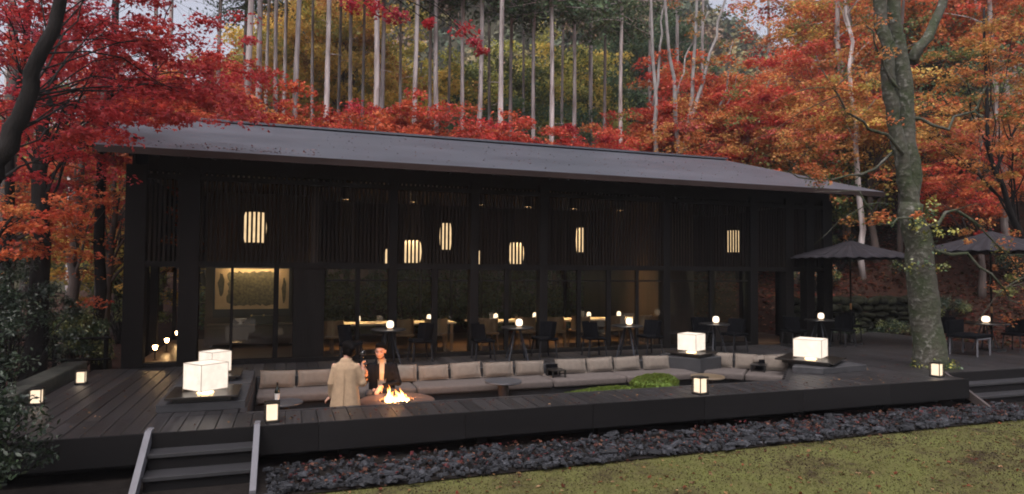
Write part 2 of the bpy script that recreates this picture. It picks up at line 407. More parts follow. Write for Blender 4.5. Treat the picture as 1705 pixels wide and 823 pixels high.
slope(EY, RY, EZ, RZ)
roof = P(rf, 'roof', ROOFM)
rf = MB(); slope(26.5, RY, EZ, RZ); rf.v = [(x, y + (.004 if y == RY else 0), z) for x, y, z in rf.v]; P(rf, 'roof', ROOFM)
Pc(MB().bar((RL, RY, RZ + .03), (RR, RY, RZ + .03), .34, .06), 'ridge_cap', ROOFM, roof)
Pc(MB().bar((EL + .01, EY - .02, EZ - .075), (ER - .01, EY - .02, EZ - .075), .035, .13), 'eave_board', EAVE, roof)
for a, b, sgn in (((EL, EY), (RL, RY), -1), ((ER, EY), (RR, RY), 1)):
    Pc(MB().bar((a[0] + sgn * .02, a[1], EZ - .08), (b[0] + sgn * .02, b[1], RZ - .08), .03, .14), 'verge_board', EAVE, roof)
# rafters under the eave
for i in range(0, 41):
    xa = EL + .1 + (ER - EL - .2) * i / 40
    P(MB().bar((xa, EY + .05, EZ - .14), (xa, FY + .3, EZ - .14 + (FY + .25 - EY) * .289), .05, .07), 'rafter', POSTWOOD)
# posts: (x0, x1, z1)
for x0, x1 in ((-3.03, -2.66), (-2.06, -1.7), (-1.1, -1.05), (-.27, -.17), (1.42, 1.5), (2.12, 2.3), (3.09, 3.23), (3.98, 4.18), (4.83, 4.93), (5.7, 5.9),
               (6.7, 6.8), (7.5, 7.62), (8.32, 8.4), (9.1, 9.3), (10.53, 10.61), (11.8, 12.04), (12.98, 13.25), (13.7, 13.98), (14.3, 14.62)):
    wide = x1 - x0 > .16
    P(B(x0, x1, FY - (.06 if wide else .02), FY + (.2 if wide else .06), .001, 4.0 if wide else 2.0), 'post', POSTWOOD, bevel=.006)
P(B(.12, .76, FY - .01, FY + .14, .001, 2.0), 'wall_panel', DARKWOOD)
P(B(-2.66, 14.6, FY - .045, FY + .12, 1.985, 2.1), 'lintel', POSTWOOD)
P(B(-2.66, 14.6, FY - .05, FY + .12, 3.74, 3.84), 'upper_beam', POSTWOOD)
P(B(-2.66, 14.6, FY + .02, FY + .12, 3.90, 4.38), 'frieze_board', DARKWOOD)
P(B(-2.66, 12.0, FY - .05, FY + .14, .001, .09), 'sill', POSTWOOD)
# slats
smesh = B(-.021, .021, -.013, .013, 2.1, 3.74).mesh('slat'); n = 0
xs = -2.6
while xs < 14.3:
    o = obj('slat', smesh, SLATWOOD, pav); o.location = (xs + PO.x, FY + .005 + PO.y, 0); xs += .0855
# small clerestory openings row above the beam (short studs)
stud = B(-.03, .03, -.02, .04, 3.84, 3.9).mesh('stud'); xs = -2.55
while xs < 14.5:
    o = obj('stud', stud, POSTWOOD, pav); o.location = (xs + PO.x, FY + .05 + PO.y, 0); xs += .1
# glass in the lower bays
edges = [-1.7, -1.08, -.22, .12], [.76, 1.46, 2.12], [2.3, 3.09], [3.23, 3.98], [4.18, 4.88, 5.7], [5.9, 6.75, 7.5], [7.62, 8.36, 9.1], [9.3, 10.57, 11.8]
for run in edges:
    for a, b in zip(run, run[1:]):
        P(MB().add([(a + .03, FY + .03, .09), (b - .03, FY + .03, .09), (b - .03, FY + .03, 1.985), (a + .03, FY + .03, 1.985)], [(0, 1, 2, 3)]), 'window_pane', GLASSM)
        if a > .5: P(B(a + .03, b - .03, FY + .01, FY + .05, 1.70, 1.735), 'transom', POSTWOOD)
# interior
P(B(-2.9, 14.5, FY + .2, 19.6, -.1, .012), 'floor', FLOORW)
P(B(-2.9, 14.5, FY + .3, 19.8, 3.95, 4.05), 'ceiling', INWOOD)
P(B(-2.98, -2.9, FY + .2, 20, 2.0, 4.6), 'side_wall', DARKWOOD); P(B(14.46, 14.54, FY + .2, 20, 2.0, 4.6), 'side_wall', DARKWOOD)
P(MB().add([(-2.97, 14.6, 4.0), (-2.97, 25, 4.0), (-2.97, 20, 5.9)], [(0, 1, 2)]), 'gable_wall', DARKWOOD)
P(MB().add([(14.53, 14.6, 4.0), (14.53, 25, 4.0), (14.53, 20, 5.9)], [(0, 1, 2)]), 'gable_wall', DARKWOOD)
P(B(-2.9, 14.5, 19.7, 19.85, 1.95, 4.6), 'rear_wall', DARKWOOD)
for i in range(19):
    xx = -2.9 + i * .966
    P(B(xx - .04, xx + .04, 19.7, 19.8, 0.012, 1.95), 'rear_mullion', POSTWOOD)
for xx, yy_ in ((-2.95, 17.2), (14.4, 16.3), (14.4, 18)):
    P(B(xx - .08, xx + .08, yy_ - .1, yy_ + .1, 0.012, 2.0), 'side_post', POSTWOOD)
P(B(-1.95, .55, 18.0, 18.12, .012, 3.9), 'partition_wall', mat('plaster partition', (.065, .046, .033), .85, .2, 3))
P(B(.5, .62, 14.7, 18.0, .012, 3.9), 'partition_wall', INWOOD)
P(B(9.3, 9.42, 15.0, 19.6, .012, 3.9), 'partition_wall', INWOOD)
P(B(9.42, 12.2, 17.6, 17.7, .012, 3.9), 'partition_wall', INWOOD)


# pendant lanterns hanging behind the slats
def pendant(x, y, z, wd, h, label):
    t = empty('pendant_lantern', (x, y, z), label=label, cat='lantern', group='paper pendant lanterns inside the pavilion')
    r = wd / 2
    MB().lathe([(r * .80, -h / 2), (r * .93, -h * .3), (r, 0), (r * .93, h * .3), (r * .80, h / 2)], 20).build('paper_shade', PEND, t, smooth=True)
    for q in (-1, 1):
        MB().lathe([(r * .8, -.012), (r * .83, 0), (r * .8, .012)], 20, (0, 0, q * (h / 2 + .012))).build('rim', POSTWOOD, t)
    MB().tube([(0, 0, h / 2), (0, 0, 3.94 - z)], .008, 6).build('cord', POSTWOOD, t)
pendant(-.74, 16.2, 2.91, .52, .70, 'large barrel paper lantern behind the slats above the framed map')
pendant(2.95, 16.2, 2.41, .46, .56, 'barrel lantern low behind the slats, second from left')
pendant(3.75, 16.0, 2.80, .30, .66, 'slim lantern high behind the slats, between two low ones')
pendant(5.72, 16.2, 2.41, .40, .56, 'barrel lantern low behind the slats at mid facade')
pendant(7.52, 16.1, 2.80, .22, .66, 'narrow high lantern behind slats right of the middle')
pendant(12.45, 16.0, 2.86, .40, .64, 'rightmost lantern glowing through the pavilion slats')
pendant(2.55, 17.6, 2.25, .16, .5, 'thin dim lantern just left of the second barrel lantern')
pendant(5.05, 17.6, 2.25, .16, .5, 'thin dim lantern just left of the mid facade barrel lantern')

# framed picture and sideboard in the left room
art = empty('framed_map', (-.84, 17.96, 1.44), label='wide gold and cream map picture on the left room wall', cat='picture')
am = mat('cream mount', (.50, .36, .20), .7, .15, 3)
gm = mat('gold leaf map', (.05, .043, .026), .6, .5, 16, detail=10, c2=(.09, .076, .038))
B(-.88, .88, -.02, .03, -.52, .52).build('mount', am, art)
rr = random.Random(7); pts = []
for i in range(60):
    t = i / 60 * 2 * math.pi; cx = math.cos(t); cy = math.sin(t)
    s_ = min(.62 / max(abs(cx), 1e-6), .46 / max(abs(cy), 1e-6)); s_ = min(s_, .72)
    k = 1 - .14 * rr.random(); pts.append((cx * s_ * k, cy * s_ * k))
MB().add([(a, -.03, b) for a, b in pts], [tuple(range(60))]).build('map_sheet', gm, art)
MB().add([(-.74 + .07 * math.cos(i * .5) * (1 + .3 * math.sin(i * 2.3)), -.03, .1 + .3 * math.sin(i * .5) * (1 + .1 * math.cos(3 * i))) for i in range(12)], [tuple(range(12))]).build('map_island', gm, art)
MB().add([(.76 + .05 * math.cos(i * .5) * (1 + .3 * math.sin(i * 2.3)), -.03, -.05 + .34 * math.sin(i * .5)) for i in range(12)], [tuple(range(12))]).build('map_island', gm, art)
for q in ((-.92, -.88, -.72, .56), (.88, .92, -.72, .56), (-.88, .88, .52, .56), (-.88, .88, -.72, -.52)):
    B(q[0], q[1], -.05, .03, q[2], q[3]).build('frame', BLACKM, art)
pl = empty('picture_light', (-.84, 17.68, 2.06), label='slim brass picture light above the gold map', cat='lamp')
MB().bar((-.6, 0, 0), (.6, 0, 0), .03, .03).build('tube', emis('picture tube', (1, .74, .44), 62), pl); B(-.64, .64, -.07, -.05, -.06, .04).box(-.64, .64, -.05, .27, .025, .04).build('hood', BLACKM, pl); MB().bar((0, 0, .03), (0, .28, .03), .02, .02).build('arm', BLACKM, pl)
sb = empty('sideboard', (-.8, 17.6, .012), label='dark sideboard under the gold map picture', cat='sideboard')
B(-1.05, 1.0, -.2, .3, .5, .55).build('top', INWOOD, sb); B(-1.0, .95, -.17, .29, .06, .5).build('cabinet', INWOOD, sb)
for i in range(4): B(-.98 + i * .485, -.52 + i * .485, -.19, -.17, .1, .47).build('door', INWOOD, sb)
for xx in (-.95, .9): B(xx - .03, xx + .03, -.1, .2, 0, .06).build('leg', BLACKM, sb)
bx_ = empty('lacquer_box', (-.55, 17.55, .562), label='black lacquer box with metal corners on the sideboard', cat='box')
B(-.3, .3, -.12, .12, .02, .22).build('body', BLACKM, bx_, bevel=.01)
for q in (-.28, 0, .28): B(q - .02, q + .02, -.13, .13, .205, .235).build('corner_fitting', mat('brass', (.5, .36, .14), .3, .1, 5, metal=1), bx_)
bowl = empty('bowl', (-1.08, 17.5, .562), label='small pale bowl on stand at the left of the sideboard', cat='bowl')
MB().lathe([(.05, 0), (.06, .02), (.03, .04), (.12, .12), (.14, .15), (.13, .15), (.02, .06)], 18).build('dish', mat('cream ceramic', (.6, .55, .45), .3, .1, 6), bowl, smooth=True)
MB().lathe([(.10, -.0), (.10, .012)], 14).build('stand', BLACKM, bowl)

# ------------------------------------------------------------------ lanterns
FRAMEM = mat('thin lantern frame', (.25, .19, .13), .6, .2, 6)
def box_lantern(x, y, z, s, h, rz, trz, label, tray=.46):
    t = empty('box_lantern', (x, y, z), 0, label, 'lantern', 'large paper box lanterns')
    c, sn = math.cos(trz), math.sin(trz)
    tp = lambda r: [(c * a * r - sn * b * r, sn * a * r + c * b * r) for a, b in ((-1, -1), (1, -1), (1, 1), (-1, 1))]
    MB().prism(tp(tray * .8), .001, .06).build('tray_foot', BLACKM, t)
    MB().prism(tp(tray), .06, .09).build('tray', TRAYM, t, bevel=.004)
    c, sn = math.cos(rz), math.sin(rz); hs_ = s / 2
    cor = [(c * a * hs_ - sn * b * hs_, sn * a * hs_ + c * b * hs_) for a, b in ((-1, -1), (1, -1), (1, 1), (-1, 1))]
    zb, zt = .125, .125 + h
    sh = MB().prism(cor, zb, zt)
    sh.build('paper_shade', PAPER, t)
    MB().lathe([(.11, .116), (.11, .121)], 14).build('bulb', emis('lantern bulb', (1, .62, .28), 45), t)
    for i in range(4):
        a, b = cor[i], cor[(i + 1) % 4]
        MB().bar((a[0] * 1.008, a[1] * 1.008, .09), (a[0] * 1.008, a[1] * 1.008, zt + .004), .007, .007).build('frame_post', FRAMEM, t)
        MB().bar((a[0] * 1.008, a[1] * 1.008, zt), (b[0] * 1.008, b[1] * 1.008, zt), .007, .007).build('frame_rail', FRAMEM, t)
        MB().bar((a[0] * 1.008, a[1] * 1.008, zb), (b[0] * 1.008, b[1] * 1.008, zb), .007, .007).build('frame_rail', FRAMEM, t)
    return t
box_lantern(-1.09, 10.36, .116, .42, .37, R(40), 0, 'large paper box lantern above the left steps, nearest of the left pair')
box_lantern(-1.13, 12.05, .116, .36, .33, R(40), 0, 'paper box lantern behind the front left one, by the sofa end', .42)
box_lantern(8.56, 12.45, .101, .44, .36, R(28), R(28), 'paper box lantern on the corner plinth between sofa runs', .42)
box_lantern(10.28, 10.75, .116, .54, .36, R(33), R(33), 'large paper box lantern on the right plinth near the mossy tree', .56)
def deck_lantern(x, y, z, s, label, rz=0.):
    t = empty('deck_lantern', (x, y, z), rz, label, 'lantern', 'small floor lanterns along the deck edges')
    B(-.5 * s, .5 * s, -.5 * s, .5 * s, .001, .035).build('base', BLACKM, t)
    B(-.36 * s, .36 * s, -.36 * s, .36 * s, .04, 1.32 * s).build('paper_shade', PAPER_S, t)
    for a in (-1, 1):
        for b in (-1, 1): B(a * .46 * s - .006, a * .46 * s + .006, b * .46 * s - .006, b * .46 * s + .006, .035, 1.4 * s).build('post', BLACKM, t)
    B(-.5 * s, .5 * s, -.5 * s, .5 * s, 1.4 * s, 1.4 * s + .02).build('lid', BLACKM, t)
deck_lantern(-.16, 8.98, 0, .175, 'small black framed lantern at the head of the left steps', R(8))
deck_lantern(6.33, 8.97, 0, .19, 'small framed lantern on the front edge in the middle of the deck', R(12))
deck_lantern(11.75, 9.12, 0, .185, 'small framed lantern at the foot of the mossy tree', R(12))
deck_lantern(-3.25, 12.75, 0, .155, 'small lantern on the far left deck edge, further of two')
deck_lantern(-3.36, 11.05, 0, .16, 'small lantern half hidden by the shrub on the left deck edge')

def table_lamp(x, y, z, label, s=.075):
    t = empty('table_lamp', (x, y, z), 0, label, 'lamp', 'small glowing table lamps')
    MB().lathe([(s * .75, 0.001), (s * .8, .012), (s * .4, .02)], 16).build('base', mat('copper base', (.3, .13, .06), .4, .1, 5, metal=.8), t)
    MB().lathe([(s * .6, .02), (s, .05), (s * 1.03, .1), (s * .9, .15), (s * .45, .172)], 16).build('globe', TLAMP, t, smooth=True)

# ------------------------------------------------------------------ terrace tables and chairs
def bistro(x, y, label, rz=0., r=.36, h=.72):
    t = empty('bistro_table', (x, y, .001), rz, label, 'table', 'round terrace tables with splayed legs')
    MB().lathe([(r, h - .03), (r + .006, h - .015), (r, h)], 32).build('table_top', BLACKM, t)
    for i in range(4):
        a = i * math.pi / 2 + .5
        MB().bar((.07 * math.cos(a), .07 * math.sin(a), h - .03), (.3 * math.cos(a), .3 * math.sin(a), 0), .035, .02).build('leg', mat('grey painted leg', (.03, .032, .038), .7, .1, 5, spec=.2), t)
    return t
def chair(name, seatm, legm, label, group):
    t = empty(name, (0, 0, 0), 0, label, 'chair', group)
    MB().add([], []).box(-.24, .24, -.22, .24, .40, .46).build('seat', seatm, t, bevel=.02)
    bk = MB(); n = 9
    for k, (ya, za) in enumerate(((.22, .46), (.27, .8))):
        for i in range(n):
            a = -1.25 + 2.5 * i / (n - 1); bk.v.append((.26 * math.sin(a), ya - .34 * (1 - math.cos(a)) , za))
    for k, (ya, za) in enumerate(((.245, .46), (.295, .8))):
        for i in range(n):
            a = -1.25 + 2.5 * i / (n - 1); bk.v.append((.285 * math.sin(a), ya - .34 * (1 - math.cos(a)) , za))
    for i in range(n - 1):
        bk.f += [(i, i + 1, n + i + 1, n + i), (2 * n + i + 1, 2 * n + i, 3 * n + i, 3 * n + i + 1), (n + i, n + i + 1, 3 * n + i + 1, 3 * n + i), (i + 1, i, 2 * n + i, 2 * n + i + 1)]
    bk.f += [(0, n, 3 * n, 2 * n), (n - 1, 3 * n - 1, 4 * n - 1, 2 * n - 1)]
    bk.build('backrest', seatm, t)
    for a in (-1, 1):
        for b in (-1, 1):
            MB().bar((a * .19, b * .18, .4), (a * .22, b * .22, 0), .03, .03).build('leg', legm, t)
    return t
proto = None
def place_chair(kind, x, y, rz, label):
    global proto
    if proto is None:
        proto = {'black': chair('terrace_chair', BLACKFAB, mat('dark chair leg', (.012, .012, .014), .6, .1, 5, spec=.2), 'x', 'black chairs on the terrace'),
                 'tan': chair('dining_chair', TANWOOD, TANWOOD, 'x', 'tan chairs inside the dining room')}
        proto['used'] = set()
    o = proto[kind]
    if kind in proto['used']: o = dup(o, (x, y, .001 if kind == 'black' else .013), rz)
    else: proto['used'].add(kind); o.location = (x, y, .001 if kind == 'black' else .013); o.rotation_euler[2] = rz
    o['label'] = label
for x, y, lx, nm in ((2.02, 13.75, 0, 'behind the couple'), (4.82, 13.55, .0, 'behind the middle of the sofa'), (7.42, 13.3, 0, 'left of the corner lantern'),
                     (9.75, 13.25, 0, 'right of the corner lantern'), (13.35, 13.65, 0, 'by the pavilion corner post')):
    bistro(x, y, 'round black terrace table ' + nm, x)
    table_lamp(x + .03, y - .03, .722, 'small glowing lamp on the terrace table ' + nm)
for x, y, rz, lb in ((1.28, 13.85, 1.45, 'black terrace chair left of the table behind the couple'), (2.74, 13.95, -1.5, 'black terrace chair right of the table behind the couple'),
                     (4.1, 13.75, 1.5, 'black terrace chair left of the mid sofa table'), (5.52, 13.7, -1.5, 'black terrace chair right of the mid sofa table'),
                     (6.7, 13.55, 1.5, 'black terrace chair left of the table near the corner lantern'), (8.12, 13.5, -1.5, 'black terrace chair behind the corner lantern plinth'),
                     (9.9, 13.95, .1, 'black terrace chair tucked behind the table right of the corner lantern'), (10.45, 13.4, -1.5, 'black terrace chair right of the table past the corner lantern'),
                     (12.65, 13.8, 1.5, 'black terrace chair left of the pavilion corner table'), (14.1, 13.6, -1.4, 'black terrace chair under the left edge of the nearer umbrella')):
    place_chair('black', x, y, rz, lb)
# dining room: two long pale tables with lamps, tan chairs
def long_table(x0, x1, y, label):
    t = empty('dining_table', ((x0 + x1) / 2, y, .013), 0, label, 'table', 'long dining tables inside'); hw = (x1 - x0) / 2
    B(-hw, hw, -.36, .36, .64, .68).build('table_top', BENCHCLOTH, t)
    for a in (-hw + .1, hw - .1):
        for b in (-.28, .28): B(a - .03, a + .03, b - .03, b + .03, 0, .64).build('leg', TANWOOD, t)
long_table(.9, 3.9, 15.75, 'long pale dining table behind the couple'); long_table(4.3, 6.4, 15.75, 'long pale dining table in the middle windows'); long_table(6.7, 9.0, 15.75, 'long pale dining table right of the middle')
i = 0
for x, y, rz in ((.95, 15.15, 3.1), (2.55, 15.2, 3.2), (3.35, 15.2, 3.0), (4.6, 15.15, 3.2), (5.6, 15.2, 3.1), (6.35, 15.15, 3.1), (7.1, 15.2, 3.2), (8.1, 15.2, 3.0), (8.9, 15.2, 3.15)):
    place_chair('tan', x, y, rz, 'tan dining chair behind the glass, %s from the left' % ORD[i]); i += 1
for j, (x, y) in enumerate(((1.6, 15.8), (3.3, 15.75), (5.0, 15.7), (6.1, 15.8), (7.6, 15.7), (8.55, 15.8))):
    table_lamp(x, y, .694, 'small lamp on the indoor dining tables, %s from the left' % ORD[j], .055)
    o = empty('place_setting', (x + .35, y - .1, .694), 0, 'plates and glass on the indoor table beside lamp number %s from the left' % ORD[j], 'tableware', 'place settings indoors')
    MB().lathe([(.06, .001), (.12, .012), (.125, .016), (.05, .008)], 16).build('plate', mat('white china', (.7, .68, .62), .2, .05, 5), o)
    MB().lathe([(.03, .001), (.004, .008), (.004, .08), (.03, .11), (.028, .15)], 12, (.17, .05, 0)).build('wine_glass', glass('clear glass', (.95, .95, .95)), o)
for j, (x, y) in enumerate(((-2.62, 15.5), (-2.62, 16.9), (-2.66, 18.7))):
    t = empty('floor_lamp', (x, y, .013), 0, ['nearest', 'middle', 'farthest'][j] + ' of three tiny floor lamps inside the left corner', 'lamp', 'tiny floor lamps at the left corner')
    MB().lathe([(.05, 0), (.05, .01), (.012, .02), (.012, .22)], 12).build('stem', BLACKM, t); MB().lathe([(.03, .22), (.05, .3), (.02, .31)], 12).build('shade', emis('floor lamp glow', (1, .6, .26), 40), t)
for j, x in enumerate((1.3, 2.9, 4.6, 5.9, 7.2, 8.6)):
    t = empty('ceiling_lamp', (x, 15.85, 3.94), 0, 'dim downlight inside the dining room, %s from the left' % ORD[j], 'lamp', 'downlights in the dining room')
    cn = MB().lathe([(.1, -.32), (.1, -.001), (.09, -.001), (.09, -.32)], 14); cn.f = cn.f[:-2]; cn.build('can', BLACKM, t); MB().lathe([(.085, -.03), (.085, -.026)], 14).build('bulb', emis('downlight', (1, .62, .28), 4200), t)

# ------------------------------------------------------------------ sofa, cushions, side tables in the pit
def pillow(mb, cx, cy, cz, sx, sy, sz, ry=0., rz=0., n=8, lean=.0):
    """soft block: superellipsoid-like cushion with pinched corners"""
    v = []; f = []; idx = {}
    M = Matrix.Translation((cx, cy, cz)) @ Matrix.Rotation(rz, 4, 'Z') @ Matrix.Rotation(lean, 4, 'X')
    for s_ in (-1, 1):
        for i in range(n + 1):
            for j in range(n + 1):
                a = -1 + 2 * i / n; b = -1 + 2 * j / n
                e = (1 - abs(a) ** 3.2) * (1 - abs(b) ** 3.2)
                t = .16 + .84 * max(0, e) ** .45
                pin = 1 - .05 * (1 - abs(a) ** 2) * abs(b) ** 4
                pin2 = 1 - .05 * (1 - abs(b) ** 2) * abs(a) ** 4
                v.append(M @ Vector((a * sx / 2 * pin2, s_ * sy / 2 * t, b * sz / 2 * pin)))
    q = (n + 1) ** 2
    for s_ in (0, 1):
        for i in range(n):
            for j in range(n):
                a = s_ * q + i * (n + 1) + j; fc = (a, a + n + 1, a + n + 2, a + 1)
                f.append(fc if s_ == 0 else fc[::-1])
    ring = [i * (n + 1) for i in range(n + 1)] + [n * (n + 1) + j for j in range(1, n + 1)] + [i * (n + 1) + n for i in range(n - 1, -1, -1)] + [j for j in range(n - 1, 0, -1)]
    for a, b in zip(ring, ring[1:] + ring[:1]): f.append((a, q + a, q + b, b)[::-1])
    return mb.add(v, f)
SZ = -.15     # seat top
SF, SBK = 11.66, 12.28
sofa = empty('sofa', (4.2, 12.0, FLZ), label='long built-in taupe sofa running along the back of the pit', cat='sofa')
SO = Vector((-4.2, -12.0, -FLZ))
def S(mb, name, m, parent=None, **k):
    mb.v = [(a + SO.x, b + SO.y, c + SO.z) for a, b, c in mb.v]; return mb.build(name, m, parent or sofa, **k)
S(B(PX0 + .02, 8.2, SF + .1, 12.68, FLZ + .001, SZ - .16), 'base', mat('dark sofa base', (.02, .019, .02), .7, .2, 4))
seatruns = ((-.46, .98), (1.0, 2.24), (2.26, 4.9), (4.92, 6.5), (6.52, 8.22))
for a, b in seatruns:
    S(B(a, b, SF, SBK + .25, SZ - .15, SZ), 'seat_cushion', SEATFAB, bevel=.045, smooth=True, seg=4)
S(B(PX0 + .02, 7.95, 12.5, 12.68, SZ - .1, .02), 'back_board', PITWALL)
# wing at 45 degrees on the right
wing = empty('sofa_wing', (9.33, 11.72, FLZ), R(-45), 'short taupe sofa wing angled at the right end of the pit', 'sofa')
# local x along the wing (towards the viewer), local y away from the pit
B(-.9, .93, -.42, .34, .001, .29).build('base', mat('dark sofa base', (.02, .019, .02), .7, .2, 4), wing)
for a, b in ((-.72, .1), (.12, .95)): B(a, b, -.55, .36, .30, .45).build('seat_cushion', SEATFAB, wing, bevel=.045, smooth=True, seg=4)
B(-.6, .93, .36, .44, .30, .60).build('back_board', PITWALL, wing)
cw = [(-.44, .17), (.20, .80), (1.92, 2.36), (2.40, 2.99), (3.02, 3.64), (3.67, 4.32), (4.35, 4.98), (5.22, 5.92), (5.95, 6.55), (6.58, 7.22), (7.25, 7.92)]
rc = random.Random(11)
for i, (a, b) in enumerate(cw):
    mb = MB(); pillow(mb, 0, 0, .15, b - a, .17, .31, lean=R(-12)); o = mb.build('back_cushion', FABRIC, smooth=True)
    o.location = ((a + b) / 2, 12.37 + rc.uniform(-.03, .02), SZ + .004); o.rotation_euler = (rc.uniform(-.1, .06), rc.uniform(-.035, .035), rc.uniform(-.06, .06)); o.scale = (1, rc.uniform(.85, 1.2), rc.uniform(.93, 1.05))
    tag(o, 'beige back cushion on the long sofa, %s from the left' % ORD[i], 'cushion', 'beige cushions along the sofa')
for i, (t, wd) in enumerate(((-.42, .42), (.06, .46), (.68, .5))):
    mb = MB(); pillow(mb, 0, 0, .16, wd, .17, .33, lean=R(-12)); o = mb.build('back_cushion', FABRIC, smooth=True)
    c_ = Vector((9.33, 11.72, 0)) + Matrix.Rotation(R(-45), 3, 'Z') @ Vector((t, .24, 0)); o.location = (c_.x, c_.y, SZ + .004); o.rotation_euler[2] = R(-45)
    tag(o, 'beige back cushion on the angled wing, ' + ['next to the corner plinth', 'middle one', 'at the open end'][i], 'cushion', 'beige cushions along the sofa')
o = B(9.6, 10.9, 11.62, 12.1, .001, .1).build('bench_pad', FABRIC, bevel=.03, smooth=True); tag(o, 'pale pad lying behind the right plinth lantern on the deck', 'cushion')
# small black trays set on the seat
def seat_tray(x, y, rz, label):
    t = empty('seat_tray', (x, y, SZ + .002), rz, label, 'tray', 'small black trays on the sofa seats')
    B(-.15, .15, -.16, .16, .13, .15).build('tray_top', BLACKM, t)
    for a in (-.13, .13):
        for b in (-.14, .14): B(a - .014, a + .014, b - .014, b + .014, 0, .13).build('leg', BLACKM, t)
    B(-.13, .11, .19, .24, 0, .22).build('back_panel', BLACKFAB, t)
seat_tray(1.62, 12.12, 0, 'small black tray table on the sofa right of the seated man')
seat_tray(5.12, 12.05, 0, 'small black tray table between the sixth and eighth sofa cushions')
c_ = Vector((9.33, 11.72, 0)) + Matrix.Rotation(R(-45), 3, 'Z') @ Vector((.34, 0, 0)); seat_tray(c_.x, c_.y, R(-45), 'small black tray table on the angled sofa wing')
def side_table(x, y, r, h, label, topm):
    t = empty('side_table', (x, y, FLZ + .001), 0, label, 'table', 'round side tables in the pit')
    MB().lathe([(r * .97, h - .035), (r, h - .02), (r * .98, h)], 36).build('table_top', topm, t)
    MB().lathe([(r * .52, 0), (r * .5, .02), (r * .26, .06), (r * .3, h - .035)], 24).build('pedestal', mat('bronze pedestal', (.05, .035, .03), .5, .2, 5), t)
GREYTOP = mat('grey stone top', (.05, .05, .055), .45, .2, 7)
side_table(-.02, 11.1, .30, .44, 'round grey side table with the wine bottle near the left sofa end', GREYTOP)
side_table(3.72, 11.2, .34, .58, 'round grey side table on a thick pedestal in mid pit', GREYTOP)
side_table(8.05, 11.15, .34, .47, 'round bronze side table in front of the corner plinth', mat('bronze top', (.13, .095, .06), .35, .2, 6))
bt = empty('wine_bottle', (-.12, 11.05, FLZ + .442), 0, 'dark wine bottle with white label on the left side table', 'bottle')
MB().lathe([(.034, 0), (.038, .01), (.038, .19), (.03, .225), (.015, .25), (.0145, .31), (.016, .312), (.016, .325)], 20).build('body', mat('dark bottle glass', (.008, .012, .009), .12, .1, 5), bt, smooth=True)
lb = MB()
for i in range(11):
    a = -math.pi / 2 - 1.3 + 2.6 * i / 10
    for zz in (.05, .15): lb.v.append((.0388 * math.cos(a), .0388 * math.sin(a), zz))
lb.f = [(2 * i, 2 * i + 2, 2 * i + 3, 2 * i + 1) for i in range(10)]; lb.build('label', mat('white paper label', (.6, .58, .54), .8, .05, 6), bt)
MB().lathe([(.0165, .285), (.0165, .327)], 16).build('capsule', mat('black foil', (.01, .01, .012), .3, .1, 5), bt)
# mossy rock and moss bed in the pit
MOSS = mat('bright moss', (.10, .16, .02), .95, .35, 9, bump=.8, bscale=60)
ROCK = mat('grey garden rock', (.11, .10, .095), .9, .35, 5, bump=.6, bscale=14)
def lumpy(sx, sy, sz, seed, n=26, m=14, amp=.12, flat=.0):
    mb = MB(); mb.ball((0, 0, 0), 1, n, m); r = np.random.default_rng(seed); ph = r.uniform(0, 6, (6, 3)); fr = r.uniform(1, 3.4, (6, 3)); out = []
    for p in mb.v:
        p = np.array(p); k = 1 + amp * sum(math.sin(fr[i] @ p + ph[i, 0]) for i in range(6)) / 2
        q = p * k; q = np.sign(q) * np.abs(q) ** (1 - flat); out.append((q[0] * sx, q[1] * sy, max(q[2], -.75) * sz))
    mb.v = out; return mb
rk = empty('mossy_rock', (6.75, 10.95, FLZ), 0, 'low rock topped with bright green moss in the pit', 'rock')
o = lumpy(.42, .36, .26, 3, flat=.25).build('stone', ROCK, rk, smooth=True); o.location = (.05, 0, .22)
o = lumpy(.45, .38, .20, 4, flat=.25, amp=.16).build('moss_cap', MOSS, rk, smooth=True); o.location = (-.02, 0, .36)
# bed
mbd = empty('moss_bed', (5.6, 10.75, FLZ), 0, 'bright green moss mound spreading left of the mossy rock', 'moss')
o = lumpy(1.05, .42, .36, 8, amp=.1, flat=.15).build('mound', MOSS, mbd, smooth=True); o.location = (0, 0, .10)

# ------------------------------------------------------------------ fire table
ft = empty('fire_table', (1.68, 10.42, FLZ + .001), 0, 'round bronze fire table with flames beside the couple', 'fire table')
BRZ = mat('rust bronze table', (.075, .05, .042), .4, .35, 6)
MB().lathe([(.27, .44), (.57, .44), (.60, .455), (.60, .495), (.585, .505), (.29, .505), (.27, .50), (.27, .44)], 48).build('table_ring', BRZ, ft, smooth=False)
MB().lathe([(.36, 0), (.36, .02), (.3, .05), (.3, .44)], 32).build('drum', BRZ, ft)
MB().lathe([(.268, .40), (.268, .455)], 32).build('burner', BLACKM, ft)
rs = random.Random(5); gm_ = mat('lava stone', (.02, .017, .016), .9, .4, 8)
for i in range(46):
    a = rs.random() * 6.283; d = .25 * math.sqrt(rs.random()); o = lumpy(.035, .03, .025, i, 8, 5).build('lava_stone', gm_, ft); o.location = (d * math.cos(a), d * math.sin(a), .47); o.rotation_euler = (rs.random() * 3, rs.random() * 3, 0)
fm = bpy.data.materials.new('flame'); nt, p = nodes(fm); p.inputs['Base Color'].default_value = (0, 0, 0, 1); p.inputs['Specular IOR Level'].default_value = 0
tc = nt.nodes.new('ShaderNodeTexCoord'); sp = nt.nodes.new('ShaderNodeSeparateXYZ'); rp = nt.nodes.new('ShaderNodeValToRGB'); st = nt.nodes.new('ShaderNodeMapRange')
nt.links.new(tc.outputs['Generated'], sp.inputs[0]); nt.links.new(sp.outputs['Z'], rp.inputs['Fac']); nt.links.new(sp.outputs['Z'], st.inputs[0])
